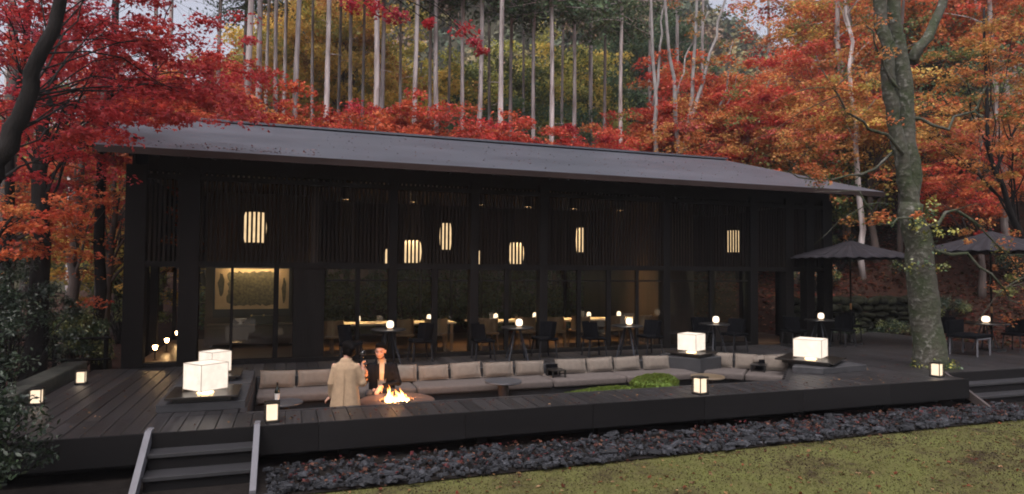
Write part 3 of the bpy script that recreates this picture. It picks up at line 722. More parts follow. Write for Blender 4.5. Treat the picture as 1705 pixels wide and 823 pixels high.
rp.color_ramp.elements[0].color = (1, .62, .26, 1); rp.color_ramp.elements[1].color = (1, .26, .04, 1)
st.inputs[3].default_value = 20 / EXP; st.inputs[4].default_value = 2.2 / EXP
nt.links.new(rp.outputs[0], p.inputs['Emission Color']); nt.links.new(st.outputs[0], p.inputs['Emission Strength'])
fire = empty('fire', (1.66, 10.4, FLZ + .47), 0, 'bright yellow-white flames rising from the fire table', 'fire')
for i, (dx, dy, h, r) in enumerate(((-.10, 0, .24, .04), (-.06, .03, .17, .055), (-.02, -.03, .14, .06), (.03, .02, .20, .05), (.09, 0, .16, .05), (.14, .02, .12, .04), (.18, -.02, .09, .035), (-.14, .02, .12, .03), (-.13, -.02, .29, .022), (.10, .03, .22, .025))):
    pts = []; rad = []
    for k in range(9):
        t = k / 8; sw = .035 * math.sin(t * 5 + i * 2.1) * t; pts.append((dx + sw, dy + .02 * math.sin(t * 4 + i), t * h)); rad.append(max(.002, r * (math.sin(math.pi * min(1, t * .8 + .18)) ** .8) * (1 - t * .55) * (1 + .25 * math.sin(t * 9 + i))))
    rad[-1] = .002
    MB().tube(pts, rad, 8).build('flame', fm, fire, smooth=True)

fl = bpy.data.lights.new('fire_light', 'POINT'); fl.energy = 170 / EXP; fl.color = (1, .42, .13); fl.shadow_soft_size = .12
flo = bpy.data.objects.new('fire_light', fl); col.objects.link(flo); flo.parent = fire; flo.location = (0, 0.05, .07)
# ------------------------------------------------------------------ umbrellas
def umbrella(x, y, r, zr, zt, rz, label):
    t = empty('umbrella', (x, y, .001), rz, label, 'umbrella', 'large flat terrace umbrellas')
    n = 36; mb = MB(); prof = [(.03, zt), (r * .3, zt - (zt - zr) * .34), (r * .65, zt - (zt - zr) * .66), (r, zr)]
    for k, (a, z) in enumerate(prof):
        for j in range(2 * n):
            th_ = math.pi * j / n; q = a * (1 if j % 2 else .985); v_ = z - (.0 if j % 2 else .03 * (a / r))
            mb.v.append((q * math.cos(th_), q * math.sin(th_), v_))
    for k in range(3):
        for j in range(2 * n): mb.f.append((k * 2 * n + j, (k + 1) * 2 * n + j, (k + 1) * 2 * n + (j + 1) % (2 * n), k * 2 * n + (j + 1) % (2 * n)))
    m = len(mb.v); mb.v += [(a * .995, b * .995, c - .025) for a, b, c in mb.v]; mb.f += [tuple(i + m for i in q[::-1]) for q in mb.f]
    mb.build('canopy', mat('dark oiled canopy', (.02, .018, .022), .75, .3, 5, spec=.2), t)
    for j in range(18):
        a = 2 * math.pi * j / 18
        MB().bar((.04 * math.cos(a), .04 * math.sin(a), zt - .05), (r * .98 * math.cos(a), r * .98 * math.sin(a), zr - .055), .018, .02).build('rib', POSTWOOD, t)
    MB().tube([(0, 0, .06), (0, 0, zt + .03)], .024, 12).build('pole', POSTWOOD, t)
    MB().lathe([(.05, zt - .02), (.055, zt + .03), (.02, zt + .07)], 14).build('finial', POSTWOOD, t)
    MB().lathe([(.3, 0), (.3, .05), (.06, .07), (.05, .25)], 24).build('base', BLACKM, t)
    MB().lathe([(.026, .95), (.026, 1.12)], 12).build('brass_collar', mat('aged brass', (.28, .15, .07), .4, .1, 5, metal=.8), t)
umbrella(14.75, 13.95, 1.72, 2.38, 2.86, .1, 'dark flat umbrella beside the pavilion corner, nearer of two')
umbrella(17.3, 11.9, 1.75, 2.55, 3.08, .3, 'dark flat umbrella cut off by the right edge of the picture')
bistro(16.85, 11.75, 'round black table under the right umbrella', .4, .5)
table_lamp(16.8, 11.7, .722, 'small glowing lamp on the table under the right umbrella', .09)
lc = empty('lounge_chair', (15.75, 11.35, .001), R(15), 'low black lounge chair with pale metal leg frame right of the mossy tree', 'chair')
B(-.45, .45, -.3, .35, .42, .5).build('seat', BLACKFAB, lc, bevel=.02); B(-.45, .45, .3, .38, .5, .82).build('backrest', BLACKFAB, lc, bevel=.02)
for yy_ in (-.28, .3):
    fr = MB(); fr.bar((-.36, yy_, .0), (-.36, yy_, .42), .03, .03, (0, 1, 0)).bar((.36, yy_, .0), (.36, yy_, .42), .03, .03, (0, 1, 0)).bar((-.375, yy_, .405), (.375, yy_, .405), .03, .03); fr.build('leg_frame', STEEL, lc)
place_chair('black', 16.6, 12.5, 0, 'black chair behind the lamp table under the right umbrella')
place_chair('black', 17.6, 11.5, -1.5, 'black chair right of the lamp table under the right umbrella')
place_chair('black', 15.4, 14.6, .1, 'black chair behind the pole of the nearer umbrella')

# ------------------------------------------------------------------ people
def remeshed(mb, name, m, parent, vox=.012, smooth=4, subs=None):
    me = mb.mesh(name); o = bpy.data.objects.new(name, me); col.objects.link(o)
    r = o.modifiers.new('r', 'REMESH'); r.mode = 'VOXEL'; r.voxel_size = vox
    s_ = o.modifiers.new('s', 'SMOOTH'); s_.iterations = smooth; s_.factor = .5
    dg = bpy.context.evaluated_depsgraph_get(); dg.update(); nm = bpy.data.meshes.new_from_object(o.evaluated_get(dg)); nm.name = name
    bpy.data.objects.remove(o); bpy.data.meshes.remove(me)
    nm.polygons.foreach_set('use_smooth', [True] * len(nm.polygons)); nm.materials.clear(); nm.materials.append(m)
    return obj(name, nm, None, parent)
def cap(mb, pts, rad, n=14):
    """tapered limb with rounded ends"""
    mb.tube(pts, rad, n); mb.ball(pts[0], rad[0], n, 8); mb.ball(pts[-1], rad[-1], n, 8)
    for p, r in list(zip(pts, rad))[1:-1]: mb.ball(p, r, n, 8)
def ellip(mb, rings, n=24):
    """stack of ellipses (cx, cy, z, rx, ry)"""
    v = []; f = []
    for cx, cy, z, rx, ry in rings:
        for j in range(n): t = 2 * math.pi * j / n; v.append((cx + rx * math.cos(t), cy + ry * math.sin(t), z))
    k = len(rings)
    for i in range(k - 1):
        for j in range(n): f.append((i * n + j, i * n + (j + 1) % n, (i + 1) * n + (j + 1) % n, (i + 1) * n + j))
    f.append(tuple(range(n - 1, -1, -1))); f.append(tuple(range((k - 1) * n, k * n))); mb.add(v, f)
def head(mb, c, s, yaw, tilt=0.):
    """skull, jaw, nose, ears, neck stub facing local -Y, turned by yaw"""
    M = Matrix.Translation(c) @ Matrix.Rotation(yaw, 4, 'Z') @ Matrix.Rotation(tilt, 4, 'X')
    def bl(p, r): mb.ball(M @ Vector(p) * 1, tuple(q * s for q in r), 16, 12, (Matrix.Rotation(yaw, 3, 'Z') @ Matrix.Rotation(tilt, 3, 'X')))
    sc_ = lambda p: tuple(q * s for q in p)
    bl(sc_((0, .012, .03)), (.074, .092, .088)); bl(sc_((0, -.03, -.035)), (.06, .062, .075)); bl(sc_((0, -.045, -.085)), (.038, .035, .028))
    bl(sc_((0, -.098, -.012)), (.011, .018, .026)); bl(sc_((0, -.105, -.03)), (.016, .013, .011))
    bl(sc_((0, -.084, -.062)), (.024, .01, .011)); bl(sc_((0, -.082, .03)), (.045, .014, .012))
    for a in (-1, 1): bl(sc_((a * .076, .012, -.005)), (.012, .022, .033)); bl(sc_((a * .034, -.07, -.02)), (.022, .02, .02))
    return M
def hand(mb, wrist, d, up, s=1.0, curl=.5, side=1):
    """palm, four curled fingers of unequal length and a thumb leaving the side of the palm"""
    d = Vector(d).normalized(); up = Vector(up); up = (up - d * up.dot(d)).normalized(); ac = d.cross(up)
    w_ = Vector(wrist); pc = w_ + d * .045 * s
    mb.ball(pc, (.042 * s, .046 * s, .02 * s), 12, 8, Matrix((ac, d, up)).transposed())
    for i, ln in enumerate((.068, .078, .072, .055)):
        a0 = w_ + d * .08 * s + ac * (.03 - .02 * i) * s; p = [a0]; dr = d.copy()
        for k in range(3):
            dr = (Matrix.Rotation(-curl * (.6 + .35 * k), 3, ac) @ dr); p.append(p[-1] + dr * ln * s * (.42, .33, .25)[k])
        cap(mb, p, [.0095 * s, .009 * s, .0085 * s, .0075 * s], 8)
    a0 = w_ + d * .025 * s + ac * side * .035 * s; p = [a0, a0 + (d * .6 + ac * side * .75 - up * .2).normalized() * .035 * s]; p.append(p[-1] + (d * .9 + ac * side * .2 - up * .4).normalized() * .03 * s)
    cap(mb, p, [.0125 * s, .011 * s, .0095 * s], 8)
SKIN = mat('skin', (.50, .27, .19), .55, .06, 8); SKIN.node_tree.nodes['Principled BSDF'].inputs['Subsurface Weight'].default_value = .1
HAIR = mat('black hair', (.003, .0025, .0025), .7, .3, 40, (1, 1, .2), spec=.05); EYE = mat('dark eye', (.02, .015, .012), .2, .05, 5); LIP = mat('lip', (.35, .12, .1), .5, .05, 5)
COATM = mat('camel wool coat', (.36, .25, .155), .95, .12, 18, bump=.35, bscale=120); JACK = mat('black wool jacket', (.006, .006, .0075), .95, .2, 20, bump=.3, bscale=120, spec=.08)
KNIT = mat('cream ribbed knit', (.42, .32, .23), .95, .12, 10, (22, 22, .5), .5, 10); TROU = mat('dark trousers', (.014, .014, .018), .85, .2, 12)
SHOE = mat('black shoe', (.01, .01, .01), .35, .1, 6)
def face_marks(M, s, t, beard):
    for a in (-1, 1):
        mb = MB(); mb.ball(M @ Vector((a * .033 * s, -.083 * s, .008 * s)), .0075 * s, 8, 6); mb.build('eye', EYE, t, smooth=True)
        mb = MB(); mb.bar(M @ Vector((a * .016 * s, -.094 * s, .03 * s)), M @ Vector((a * .053 * s, -.082 * s, .03 * s)), .005 * s, .005 * s); mb.build('eyebrow', HAIR, t)
    mb = MB(); mb.ball(M @ Vector((0, -.093 * s, -.062 * s)), (.02 * s, .006 * s, .006 * s), 10, 6); mb.build('mouth', LIP, t, smooth=True)

# seated man behind the fire table, facing the viewer's left
mo = (1.58, 11.42, FLZ)
man = empty('person', mo, R(-10), 'man in black jacket and cream jumper sitting behind the fire, holding a wine glass', 'person')
hc = Vector((-.03, -.07, 1.165)); hy = R(-12)
bd = MB(); Mh = head(bd, hc, 1.13, hy, R(8))
cap(bd, [(-.005, .0, .90), (-.015, -.02, 1.02), (-.025, -.045, 1.10)], [.07, .058, .056]); ellip(bd, [(0, .03, .42, .15, .11), (0, .02, .6, .14, .1), (0, .0, .8, .16, .1), (0, 0, .93, .14, .08)])
wr = Vector((-.25, -.30, .80)); wl = Vector((-.02, -.36, .60))
cap(bd, [(-.19, 0, .90), (-.28, -.08, .66), tuple(wr)], [.05, .042, .03]); cap(bd, [(.19, 0, .90), (.27, -.12, .64), tuple(wl)], [.05, .042, .03])
for s_ in (-1, 1): cap(bd, [(s_ * .09, .02, .50), (s_ * .19, -.38, .50), (s_ * .2, -.40, .1)], [.085, .06, .04]); cap(bd, [(s_ * .2, -.40, .06), (s_ * .22, -.54, .045)], [.04, .032])
hand(bd, wr, (.1, -.35, .95), (.9, .3, 0), 1.0, .75, 1); hand(bd, wl, (-.45, -.5, -.75), (-.2, -.8, .5), 1.0, .3, -1)
remeshed(bd, 'body', SKIN, man, .0085, 2)
sw = MB(); ellip(sw, [(0, .03, .46, .165, .125), (0, .01, .62, .155, .12), (0, -.01, .8, .165, .125), (0, -.005, .9, .12, .10), (-.005, -.01, .96, .075, .075), (-.012, -.015, 1.03, .070, .068)]); remeshed(sw, 'jumper', KNIT, man, .012, 3)
jk = MB()
for s_ in (-1, 1):      # two open fronts and the back
    ellip(jk, [(s_ * .125, .03, .40, .10, .15), (s_ * .125, .02, .6, .10, .145), (s_ * .13, .0, .8, .10, .14), (s_ * .13, .01, .91, .095, .10), (s_ * .085, .02, .965, .055, .07)])
ellip(jk, [(0, .085, .40, .2, .09), (0, .085, .6, .19, .085), (0, .075, .8, .2, .085), (0, .055, .92, .16, .065), (0, .045, 1.0, .075, .045)])
cap(jk, [(-.195, 0, .89), (-.29, -.08, .655), (-.262, -.25, .765)], [.072, .062, .045]); cap(jk, [(.195, 0, .89), (.28, -.12, .63), (.05, -.31, .615)], [.072, .062, .046])
remeshed(jk, 'jacket', JACK, man, .012, 4)
for s_ in (-1, 1):      # lapels
    MB().add([(s_ * .045, -.105, .97), (s_ * .10, -.118, .92), (s_ * .115, -.148, .80), (s_ * .05, -.150, .66), (s_ * .035, -.145, .72)], [(0, 1, 2, 3, 4)]).build('lapel', JACK, man)
tr_ = MB()
for s_ in (-1, 1): cap(tr_, [(s_ * .09, .02, .49), (s_ * .19, -.38, .495), (s_ * .2, -.40, .12)], [.105, .078, .058])
ellip(tr_, [(0, .04, .40, .18, .13), (0, .03, .55, .17, .125)]); remeshed(tr_, 'trousers', TROU, man, .014, 3)
for s_ in (-1, 1): sh = MB(); sh.ball((s_ * .21, -.48, .045), (.05, .125, .044), 14, 8); sh.build('shoe', SHOE, man, smooth=True)
hr = MB(); RM = Matrix.Rotation(hy, 3, 'Z')
for p, r in (((0, .028, .056), (.084, .098, .080)), ((0, -.03, .098), (.066, .060, .040)), ((.03, -.055, .100), (.040, .035, .030)), ((-.025, -.05, .104), (.042, .035, .032)), ((.0, -.02, .118), (.045, .04, .028)), ((0, .07, -.01), (.072, .045, .065)), ((.07, .03, .025), (.016, .04, .05)), ((-.07, .03, .025), (.016, .04, .05))): hr.ball(Mh @ (Vector(p) * 1.12), tuple(q * 1.12 for q in r), 16, 10, RM)
remeshed(hr, 'hair', HAIR, man, .009, 2)
bd2 = MB()
for i in range(13):
    a = -1.35 + 2.7 * i / 12; bd2.ball(Mh @ (Vector((.062 * math.sin(a), -.005 - .062 * math.cos(a), -.072 - .022 * math.cos(a))) * 1.13), (.014, .014, .02), 8, 6)
for a in (-.02, 0, .02): bd2.ball(Mh @ (Vector((a, -.099 + abs(a) * .3, -.048)) * 1.13), (.012, .007, .006), 8, 6)
remeshed(bd2, 'beard', mat('dark brown beard', (.03, .018, .014), .8, .2, 40), man, .009, 2); face_marks(Mh, 1.13, man, True)
MB().lathe([(.16, 0), (.17, .02), (.15, .06), (.17, .40), (.15, .41)], 24).build('stool', BLACKM).name = 'stool'
st_ = bpy.data.objects['stool']; st_.location = (mo[0], mo[1] + .03, FLZ + .001); tag(st_, 'low dark round stool under the seated man', 'stool')

# woman standing with her back to the viewer
wo = (.85, 10.02, FLZ)
wom = empty('person', wo, R(-14), 'woman in a long camel coat seen from behind beside the fire table', 'person')
bd = MB(); hc = Vector((.02, .06, 1.36)); hy = R(180 + 42); Mw = head(bd, hc, 1.02, hy, R(4))
cap(bd, [(0, 0, 1.12), (.005, .02, 1.22), (.015, .045, 1.30)], [.06, .05, .05]); ellip(bd, [(0, 0, .65, .15, .1), (0, 0, .85, .12, .09), (0, 0, 1.05, .14, .09), (0, 0, 1.16, .13, .07)])
wr = Vector((.21, .26, 1.06)); wl = Vector((-.235, .08, .66))
cap(bd, [(.17, 0, 1.13), (.26, .03, .88), tuple(wr)], [.042, .036, .026]); cap(bd, [(-.17, 0, 1.13), (-.205, -.03, .88), tuple(wl)], [.042, .036, .026])
for s_ in (-1, 1): cap(bd, [(s_ * .08, 0, .68), (s_ * .085, -.01, .38), (s_ * .08, .02, .08)], [.085, .055, .036]); cap(bd, [(s_ * .08, .02, .05), (s_ * .09, .14, .035)], [.035, .028])
hand(bd, wr, (-.1, .45, .9), (-.9, .2, 0), .9, .75, -1); hand(bd, wl, (-.65, .1, -.55), (-.3, -.3, .8), .9, .35, 1)
remeshed(bd, 'body', SKIN, wom, .0085, 2)
ct = MB(); n = 40; rings = [(.02, .255, .205), (.3, .245, .20), (.5, .225, .185), (.7, .20, .165), (.86, .182, .15), (1.0, .185, .142), (1.1, .18, .13), (1.165, .145, .105), (1.20, .095, .085), (1.235, .08, .08)]
v = []; f = []
for z, rx, ry in rings:
    for j in range(n):
        t = 2 * math.pi * j / n; k = 1 + (.05 * math.sin(6 * t + 1.2) + .02 * math.sin(11 * t)) * max(0, (.95 - z)) / .8; v.append((rx * k * math.cos(t) + .03 * max(0, .6 - z) * -1, ry * k * math.sin(t), z + .2 if z < .1 else z))
for i in range(len(rings) - 1):
    for j in range(n): f.append((i * n + j, i * n + (j + 1) % n, (i + 1) * n + (j + 1) % n, (i + 1) * n + j))
f += [tuple(range(n - 1, -1, -1)), tuple(range((len(rings) - 1) * n, len(rings) * n))]; ct.add(v, f)
cap(ct, [(.15, 0, 1.11), (.245, .02, .875), (.225, .20, 1.0)], [.066, .062, .046]); cap(ct, [(-.15, 0, 1.11), (-.205, -.03, .88), (-.22, .05, .70)], [.064, .056, .044])
remeshed(ct, 'coat', COATM, wom, .012, 3)
cl_ = MB(); ellip(cl_, [(0, .0, 1.17, .10, .09), (.002, .01, 1.21, .086, .082), (.006, .02, 1.25, .078, .078)]); remeshed(cl_, 'collar', COATM, wom, .011, 3)
MB().tube([(0, -.168, .30), (0, -.183, .55), (0, -.172, .8), (0, -.158, 1.0), (0, -.128, 1.12)], .005, 6).build('back_seam', COATM, wom)
hr = MB(); RM = Matrix.Rotation(hy, 3, 'Z')
for p, r in (((0, .03, .05), (.094, .105, .092)), ((0, .07, -.02), (.085, .06, .08)), ((0, -.02, .09), (.08, .075, .05)), ((.072, .015, .0), (.02, .055, .075)), ((-.072, .015, .0), (.02, .055, .075)), ((0, .115, .02), (.05, .045, .05))): hr.ball(Mw @ Vector(p), r, 16, 10, RM)
remeshed(hr, 'hair', HAIR, wom, .009, 2); face_marks(Mw, 1.02, wom, False)
for s_ in (-1, 1): sh = MB(); sh.ball((s_ * .085, .08, .04), (.045, .11, .038), 14, 8); sh.build('shoe', SHOE, wom, smooth=True)
lg = MB()
for s_ in (-1, 1): cap(lg, [(s_ * .08, 0, .6), (s_ * .085, -.01, .38), (s_ * .08, .02, .09)], [.09, .062, .044])
remeshed(lg, 'trousers', TROU, wom, .014, 2)
# the two wine glasses, held in the hands
def held_glass(root, local, label):
    p = Matrix.Translation(root.location) @ Matrix.Rotation(root.rotation_euler[2], 4, 'Z') @ Vector(local)
    t = empty('wine_glass', p, 0, label, 'glass', 'wine glasses held over the fire')
    MB().lathe([(.034, -.10), (.03, -.097), (.005, -.09), (.0045, -.01), (.02, .0), (.042, .04), (.044, .07), (.034, .115), (.032, .115), (.041, .07), (.038, .042), (.004, .006)], 20).build('bowl', glass('clear glass', (.95, .95, .95), 1.6), t, smooth=True)
    MB().lathe([(.003, .007), (.034, .038), (.036, .05), (.003, .051)], 18).build('wine', mat('red wine', (.06, .006, .01), .1, .05, 5), t, smooth=True)
held_glass(man, (-.262, -.385, .935), 'wine glass of red wine in the seated man hand')
held_glass(wom, (.195, .345, 1.20), 'wine glass raised by the woman in the camel coat')

# ------------------------------------------------------------------ foliage engine
def leaves(name, C, Nn, S, COL, m, parent=None, shape='kite', rs=None, aspect=.62, kind=None):
    """C centres, Nn normals, S sizes, COL colours: every leaf is a small folded kite (or a three-lobed maple leaf)"""
    rs = rs or np.random.default_rng(1)
    C = np.asarray(C, float); n = len(C); Nn = Nn / np.linalg.norm(Nn, axis=1, keepdims=True)
    t = rs.normal(size=(n, 3)); t -= (t * Nn).sum(1, keepdims=True) * Nn; t /= np.linalg.norm(t, axis=1, keepdims=True)
    b = np.cross(Nn, t); S = np.asarray(S)[:, None]
    def kite(ax, w, ln, back=.0):
        ay = np.cross(Nn, ax)
        return [C - ax * S * back, C + ax * S * ln * .42 + ay * S * w + Nn * S * .08, C + ax * S * ln - Nn * S * .10, C + ax * S * ln * .42 - ay * S * w + Nn * S * .08]
    if shape == 'maple':
        P_ = []
        for a, ln in ((0, .62), (.95, .52), (-.95, .52)):
            P_ += kite(t * math.cos(a) + b * math.sin(a), .16, ln, .08)
        k = 12
    else:
        P_ = [C - t * S * .5, C + b * S * aspect * .5 + Nn * S * .07, C + t * S * .5 - Nn * S * .06, C - b * S * aspect * .5 + Nn * S * .07]; k = 4
    V = np.stack(P_, 1).reshape(-1, 3)
    nf = n * k // 4
    me = bpy.data.meshes.new(name); me.vertices.add(len(V)); me.vertices.foreach_set('co', V.ravel())
    me.loops.add(len(V)); me.loops.foreach_set('vertex_index', np.arange(len(V), dtype=np.int32))
    me.polygons.add(nf); me.polygons.foreach_set('loop_start', np.arange(0, len(V), 4, dtype=np.int32))
    me.update(calc_edges=True)
    at = me.attributes.new('leafcol', 'FLOAT_COLOR', 'POINT')
    cc = np.concatenate([np.repeat(np.clip(COL, 0, 1), k, 0), np.ones((len(V), 1))], 1); at.data.foreach_set('color', cc.ravel())
    me.materials.append(m)
    o = obj(name, me, None, parent)
    if kind: o['kind'] = kind
    return o
def pads(rs, centers, n_per, pr, flat, ls, palette, jit=.22, up=1.0, tilt=.55):
    """flat layered sprays of leaves round each centre"""
    C, Nn, S, K = [], [], [], []
    pal = np.array([p[0] for p in palette], float); wt = np.array([p[1] for p in palette], float); wt /= wt.sum()
    for c in centers:
        n = int(n_per * rs.uniform(.6, 1.4)); r = pr * rs.uniform(.65, 1.35)
        d = rs.normal(size=(n, 3)); d /= np.linalg.norm(d, axis=1, keepdims=True); q = rs.random((n, 1)) ** .55
        el = np.array([1, rs.uniform(.55, 1.), flat]); an = rs.uniform(0, 6.28); ca, sa = math.cos(an), math.sin(an)
        p = d * q * r * el; p = np.stack([p[:, 0] * ca - p[:, 1] * sa, p[:, 0] * sa + p[:, 1] * ca, p[:, 2]], 1)
        p[:, 2] -= .22 * (p[:, 0] ** 2 + p[:, 1] ** 2) / max(r, .01)
        nn = rs.normal(size=(n, 3)) * tilt + np.array([0, 0, up]); nn += np.concatenate([p[:, :2], np.zeros((n, 1))], 1) / r * .4
        base = pal[rs.choice(len(pal), p=wt)]; alt = pal[rs.choice(len(pal), size=n, p=wt)]
        mix = (rs.random((n, 1)) < .25); cl = np.where(mix, alt, base) * rs.uniform(1 - jit, 1 + jit, (n, 1)) * rs.uniform(.8, 1.2)
        C.append(p + c); Nn.append(nn); S.append(ls * rs.uniform(.65, 1.3, n)); K.append(cl)
    return np.concatenate(C), np.concatenate(Nn), np.concatenate(S), np.concatenate(K)
def lerp_poly(pts, t):
    k = t * (len(pts) - 1); i = min(int(k), len(pts) - 2); f = k - i
    return pts[i] * (1 - f) + pts[i + 1] * f
def branch(mb, rs, a, b, r0, r1, sag=.18, n=6, sides=6, wig=.05):
    a, b = np.array(a), np.array(b); L_ = np.linalg.norm(b - a); mid = (a + b) / 2 + np.array([0, 0, sag * L_]) + rs.normal(size=3) * wig * L_
    pts = []; rad = []
    for i in range(n):
        t = i / (n - 1); p = (1 - t) ** 2 * a + 2 * t * (1 - t) * mid + t * t * b + (rs.normal(size=3) * wig * .25 * L_ if 0 < i < n - 1 else 0); pts.append(p); rad.append(r0 + (r1 - r0) * t ** .8)
    mb.tube(pts, rad, sides, cap=False); return pts
def broadleaf(name, label, cat, group, loc, seed, trunk, tr, cc, cr, nl, npad, per, pr, flat, ls, palette, bark, leafm=None, shape='kite', extra=(), up=1.0, tilt=.55, shell=.45, trunk_hi=.95, sides=8, jit=.22, lowcut=None, limb_r=.42, clear=False):
    """trunk: list of local points; cc/cr: crown centre and radii (local); limbs to nl cluster centres, npad sprays on each"""
    rs = np.random.default_rng(seed); t = empty(name, loc, 0, label, cat, group)
    T = [np.array(p, float) for p in trunk]; mb = MB()
    k = len(T) * 3; P_ = [lerp_poly(T, i / (k - 1)) + (rs.normal(size=3) * tr * .18 if 0 < i < k - 1 else 0) for i in range(k)]
    R_ = [tr * (1.35 - .35 * min(1, i / 2.)) * (1 - .75 * i / (k - 1)) for i in range(k)]
    mb.tube(P_, R_, sides)
    cc = np.array(cc, float); cr = np.array(cr, float); cents = []
    clusters = []
    for i in range(nl):
        d = rs.normal(size=3); d /= np.linalg.norm(d); q = cc + d * cr * (shell + (1 - shell) * rs.random()) * .85
        if lowcut is not None and q[2] < lowcut: q[2] = lowcut + rs.random() * .6
        clusters.append(q)
    clusters += [np.array(e, float) for e in extra]
    if clear:      # keep the sprays off the pavilion's wall and roof
        L_ = np.array(loc); okc = lambda q: not ((q + L_)[0] / (q + L_)[1] > -.215 and ((q + L_)[2] - 2) / (q + L_)[1] < .20)
        clusters = [q for q in clusters if okc(q)]
    for q in clusters:
        hh = (q[2] - T[0][2]) / (T[-1][2] - T[0][2]); tt = np.clip(hh - rs.uniform(.1, .3), .22, trunk_hi)
        a = lerp_poly(P_, tt); r0 = tr * (1 - .75 * tt) * limb_r * rs.uniform(.7, 1.1)
        bp = branch(mb, rs, a, q, r0, r0 * .3, .12, 7, 6)
        for j in range(npad):
            e = q + rs.normal(size=3) * np.array([1, 1, .5]) * pr * 1.35
            if clear and not okc(e): continue
            cents.append(e)
            branch(mb, rs, bp[rs.integers(3, 7)], e, r0 * .32, r0 * .1, .08, 4, 4)
    mb.build('trunk', bark, t, smooth=True)
    C, Nn, S_, K = pads(rs, cents, per, pr, flat, ls, palette, jit, up, tilt)
    leaves('crown', C, Nn, S_, K, leafm or LEAF, t, shape, rs)
    return t
CRIMSON = (.36, .03, .033); RED = (.48, .06, .042); ORED = (.56, .125, .055); ORANGE = (.56, .20, .07); AMBER = (.54, .28, .085)
GOLD = (.80, .57, .15); YGREEN = (.44, .40, .10); OLIVE = (.16, .175, .055); GREEN = (.06, .105, .045); DGREEN = (.025, .046, .025); CEDG = (.085, .145, .075); CEDL = (.15, .21, .10); SH1 = (.026, .044, .022); SH2 = (.013, .025, .014); PINK = (.5, .10, .08)
ROSE = (.42, .055, .06); SKYRED = ((CRIMSON, 4), (RED, 3), (ROSE, 3)); HOT = ((RED, 3), (ORED, 5), (PINK, 1)); WARM = ((ORED, 1), (ORANGE, 4), (AMBER, 3), (PINK, 1), (OLIVE, 1)); AUTO = ((ORANGE, 2), (AMBER, 4), (GOLD, 2), (YGREEN, 1))
YELL = ((GOLD, 5), (YGREEN, 3), (AMBER, 1)); MIXG = ((YGREEN, 3), (OLIVE, 4), (GREEN, 2)); FARG = ((CEDG, 4), (CEDL, 3), (OLIVE, 1)); DARKG = ((GREEN, 3), (DGREEN, 4))

# ---- cedars behind the roof
def cedar_mesh(seed, H, r, c0, c1, rad, nb):
    rs = np.random.default_rng(seed); mb = MB(); k = 26
    P_ = [np.array([.035 * math.sin(i * .5 + seed), .035 * math.cos(i * .37 + seed), H * i / (k - 1)]) for i in range(k)]
    mb.tube(P_, [r * (1.15 - .8 * i / (k - 1)) * (1 + .05 * math.sin(i * 1.7)) for i in range(k)], 10)
    C, Nn, S_, K = [], [], [], []
    for i in range(nb):
        t = rs.random() ** .8; z = c0 + (c1 - c0) * t; L_ = rad * (1 - .6 * t) * rs.uniform(.5, 1.15); a = rs.uniform(0, 6.28)
        st = P_[min(k - 1, int(z / H * (k - 1)))]; e = np.array([st[0] + L_ * math.cos(a), st[1] + L_ * math.sin(a), z - L_ * rs.uniform(.05, .45)])
        branch(mb, rs, (st[0], st[1], z), e, .035, .012, .05, 4, 4)
        n = int(85 * rs.uniform(.6, 1.4)); f = rs.random((n, 1)) ** .6; p = np.array([st[0], st[1], z]) * (1 - f) + e * f + rs.normal(size=(n, 3)) * np.array([.28, .28, .22]) * (.4 + f)
        C.append(p); nn = rs.normal(size=(n, 3)) + np.array([0, 0, .6]); Nn.append(nn); S_.append(rs.uniform(.12, .3, n))
        g = np.where(rs.random((n, 1)) < .5, np.array(CEDG), np.array(CEDL)) * rs.uniform(.6, 1.45, (n, 1)) * rs.uniform(.75, 1.3); K.append(g)
    for z in rs.uniform(3, c0, 7):       # dead stubs on the bare stem
        a = rs.uniform(0, 6.28); st = P_[min(k - 1, int(z / H * (k - 1)))]; branch(mb, rs, (st[0], st[1], z), (st[0] + .5 * math.cos(a), st[1] + .5 * math.sin(a), z - .05), .018, .006, .1, 4, 4)
    return mb.mesh('trunk', True), np.concatenate(C), np.concatenate(Nn), np.concatenate(S_), np.concatenate(K)
ced = []
for sd_, c0 in ((1, 15.0), (2, 14.0), (3, 13.2)):
    tm, C, Nn, S_, K = cedar_mesh(sd_, 26, .105, c0, 25.5, 2.4, 95)
    tm.materials.append(BARKC); t = empty('cedar_tree', (0, 0, 0), 0, 'x', 'tree', 'tall straight cedars behind the pavilion'); obj('trunk', tm, None, t)
    leaves('crown', C, Nn, S_, K, NEEDLE, t, 'kite', np.random.default_rng(sd_), .42); ced.append([t, False])
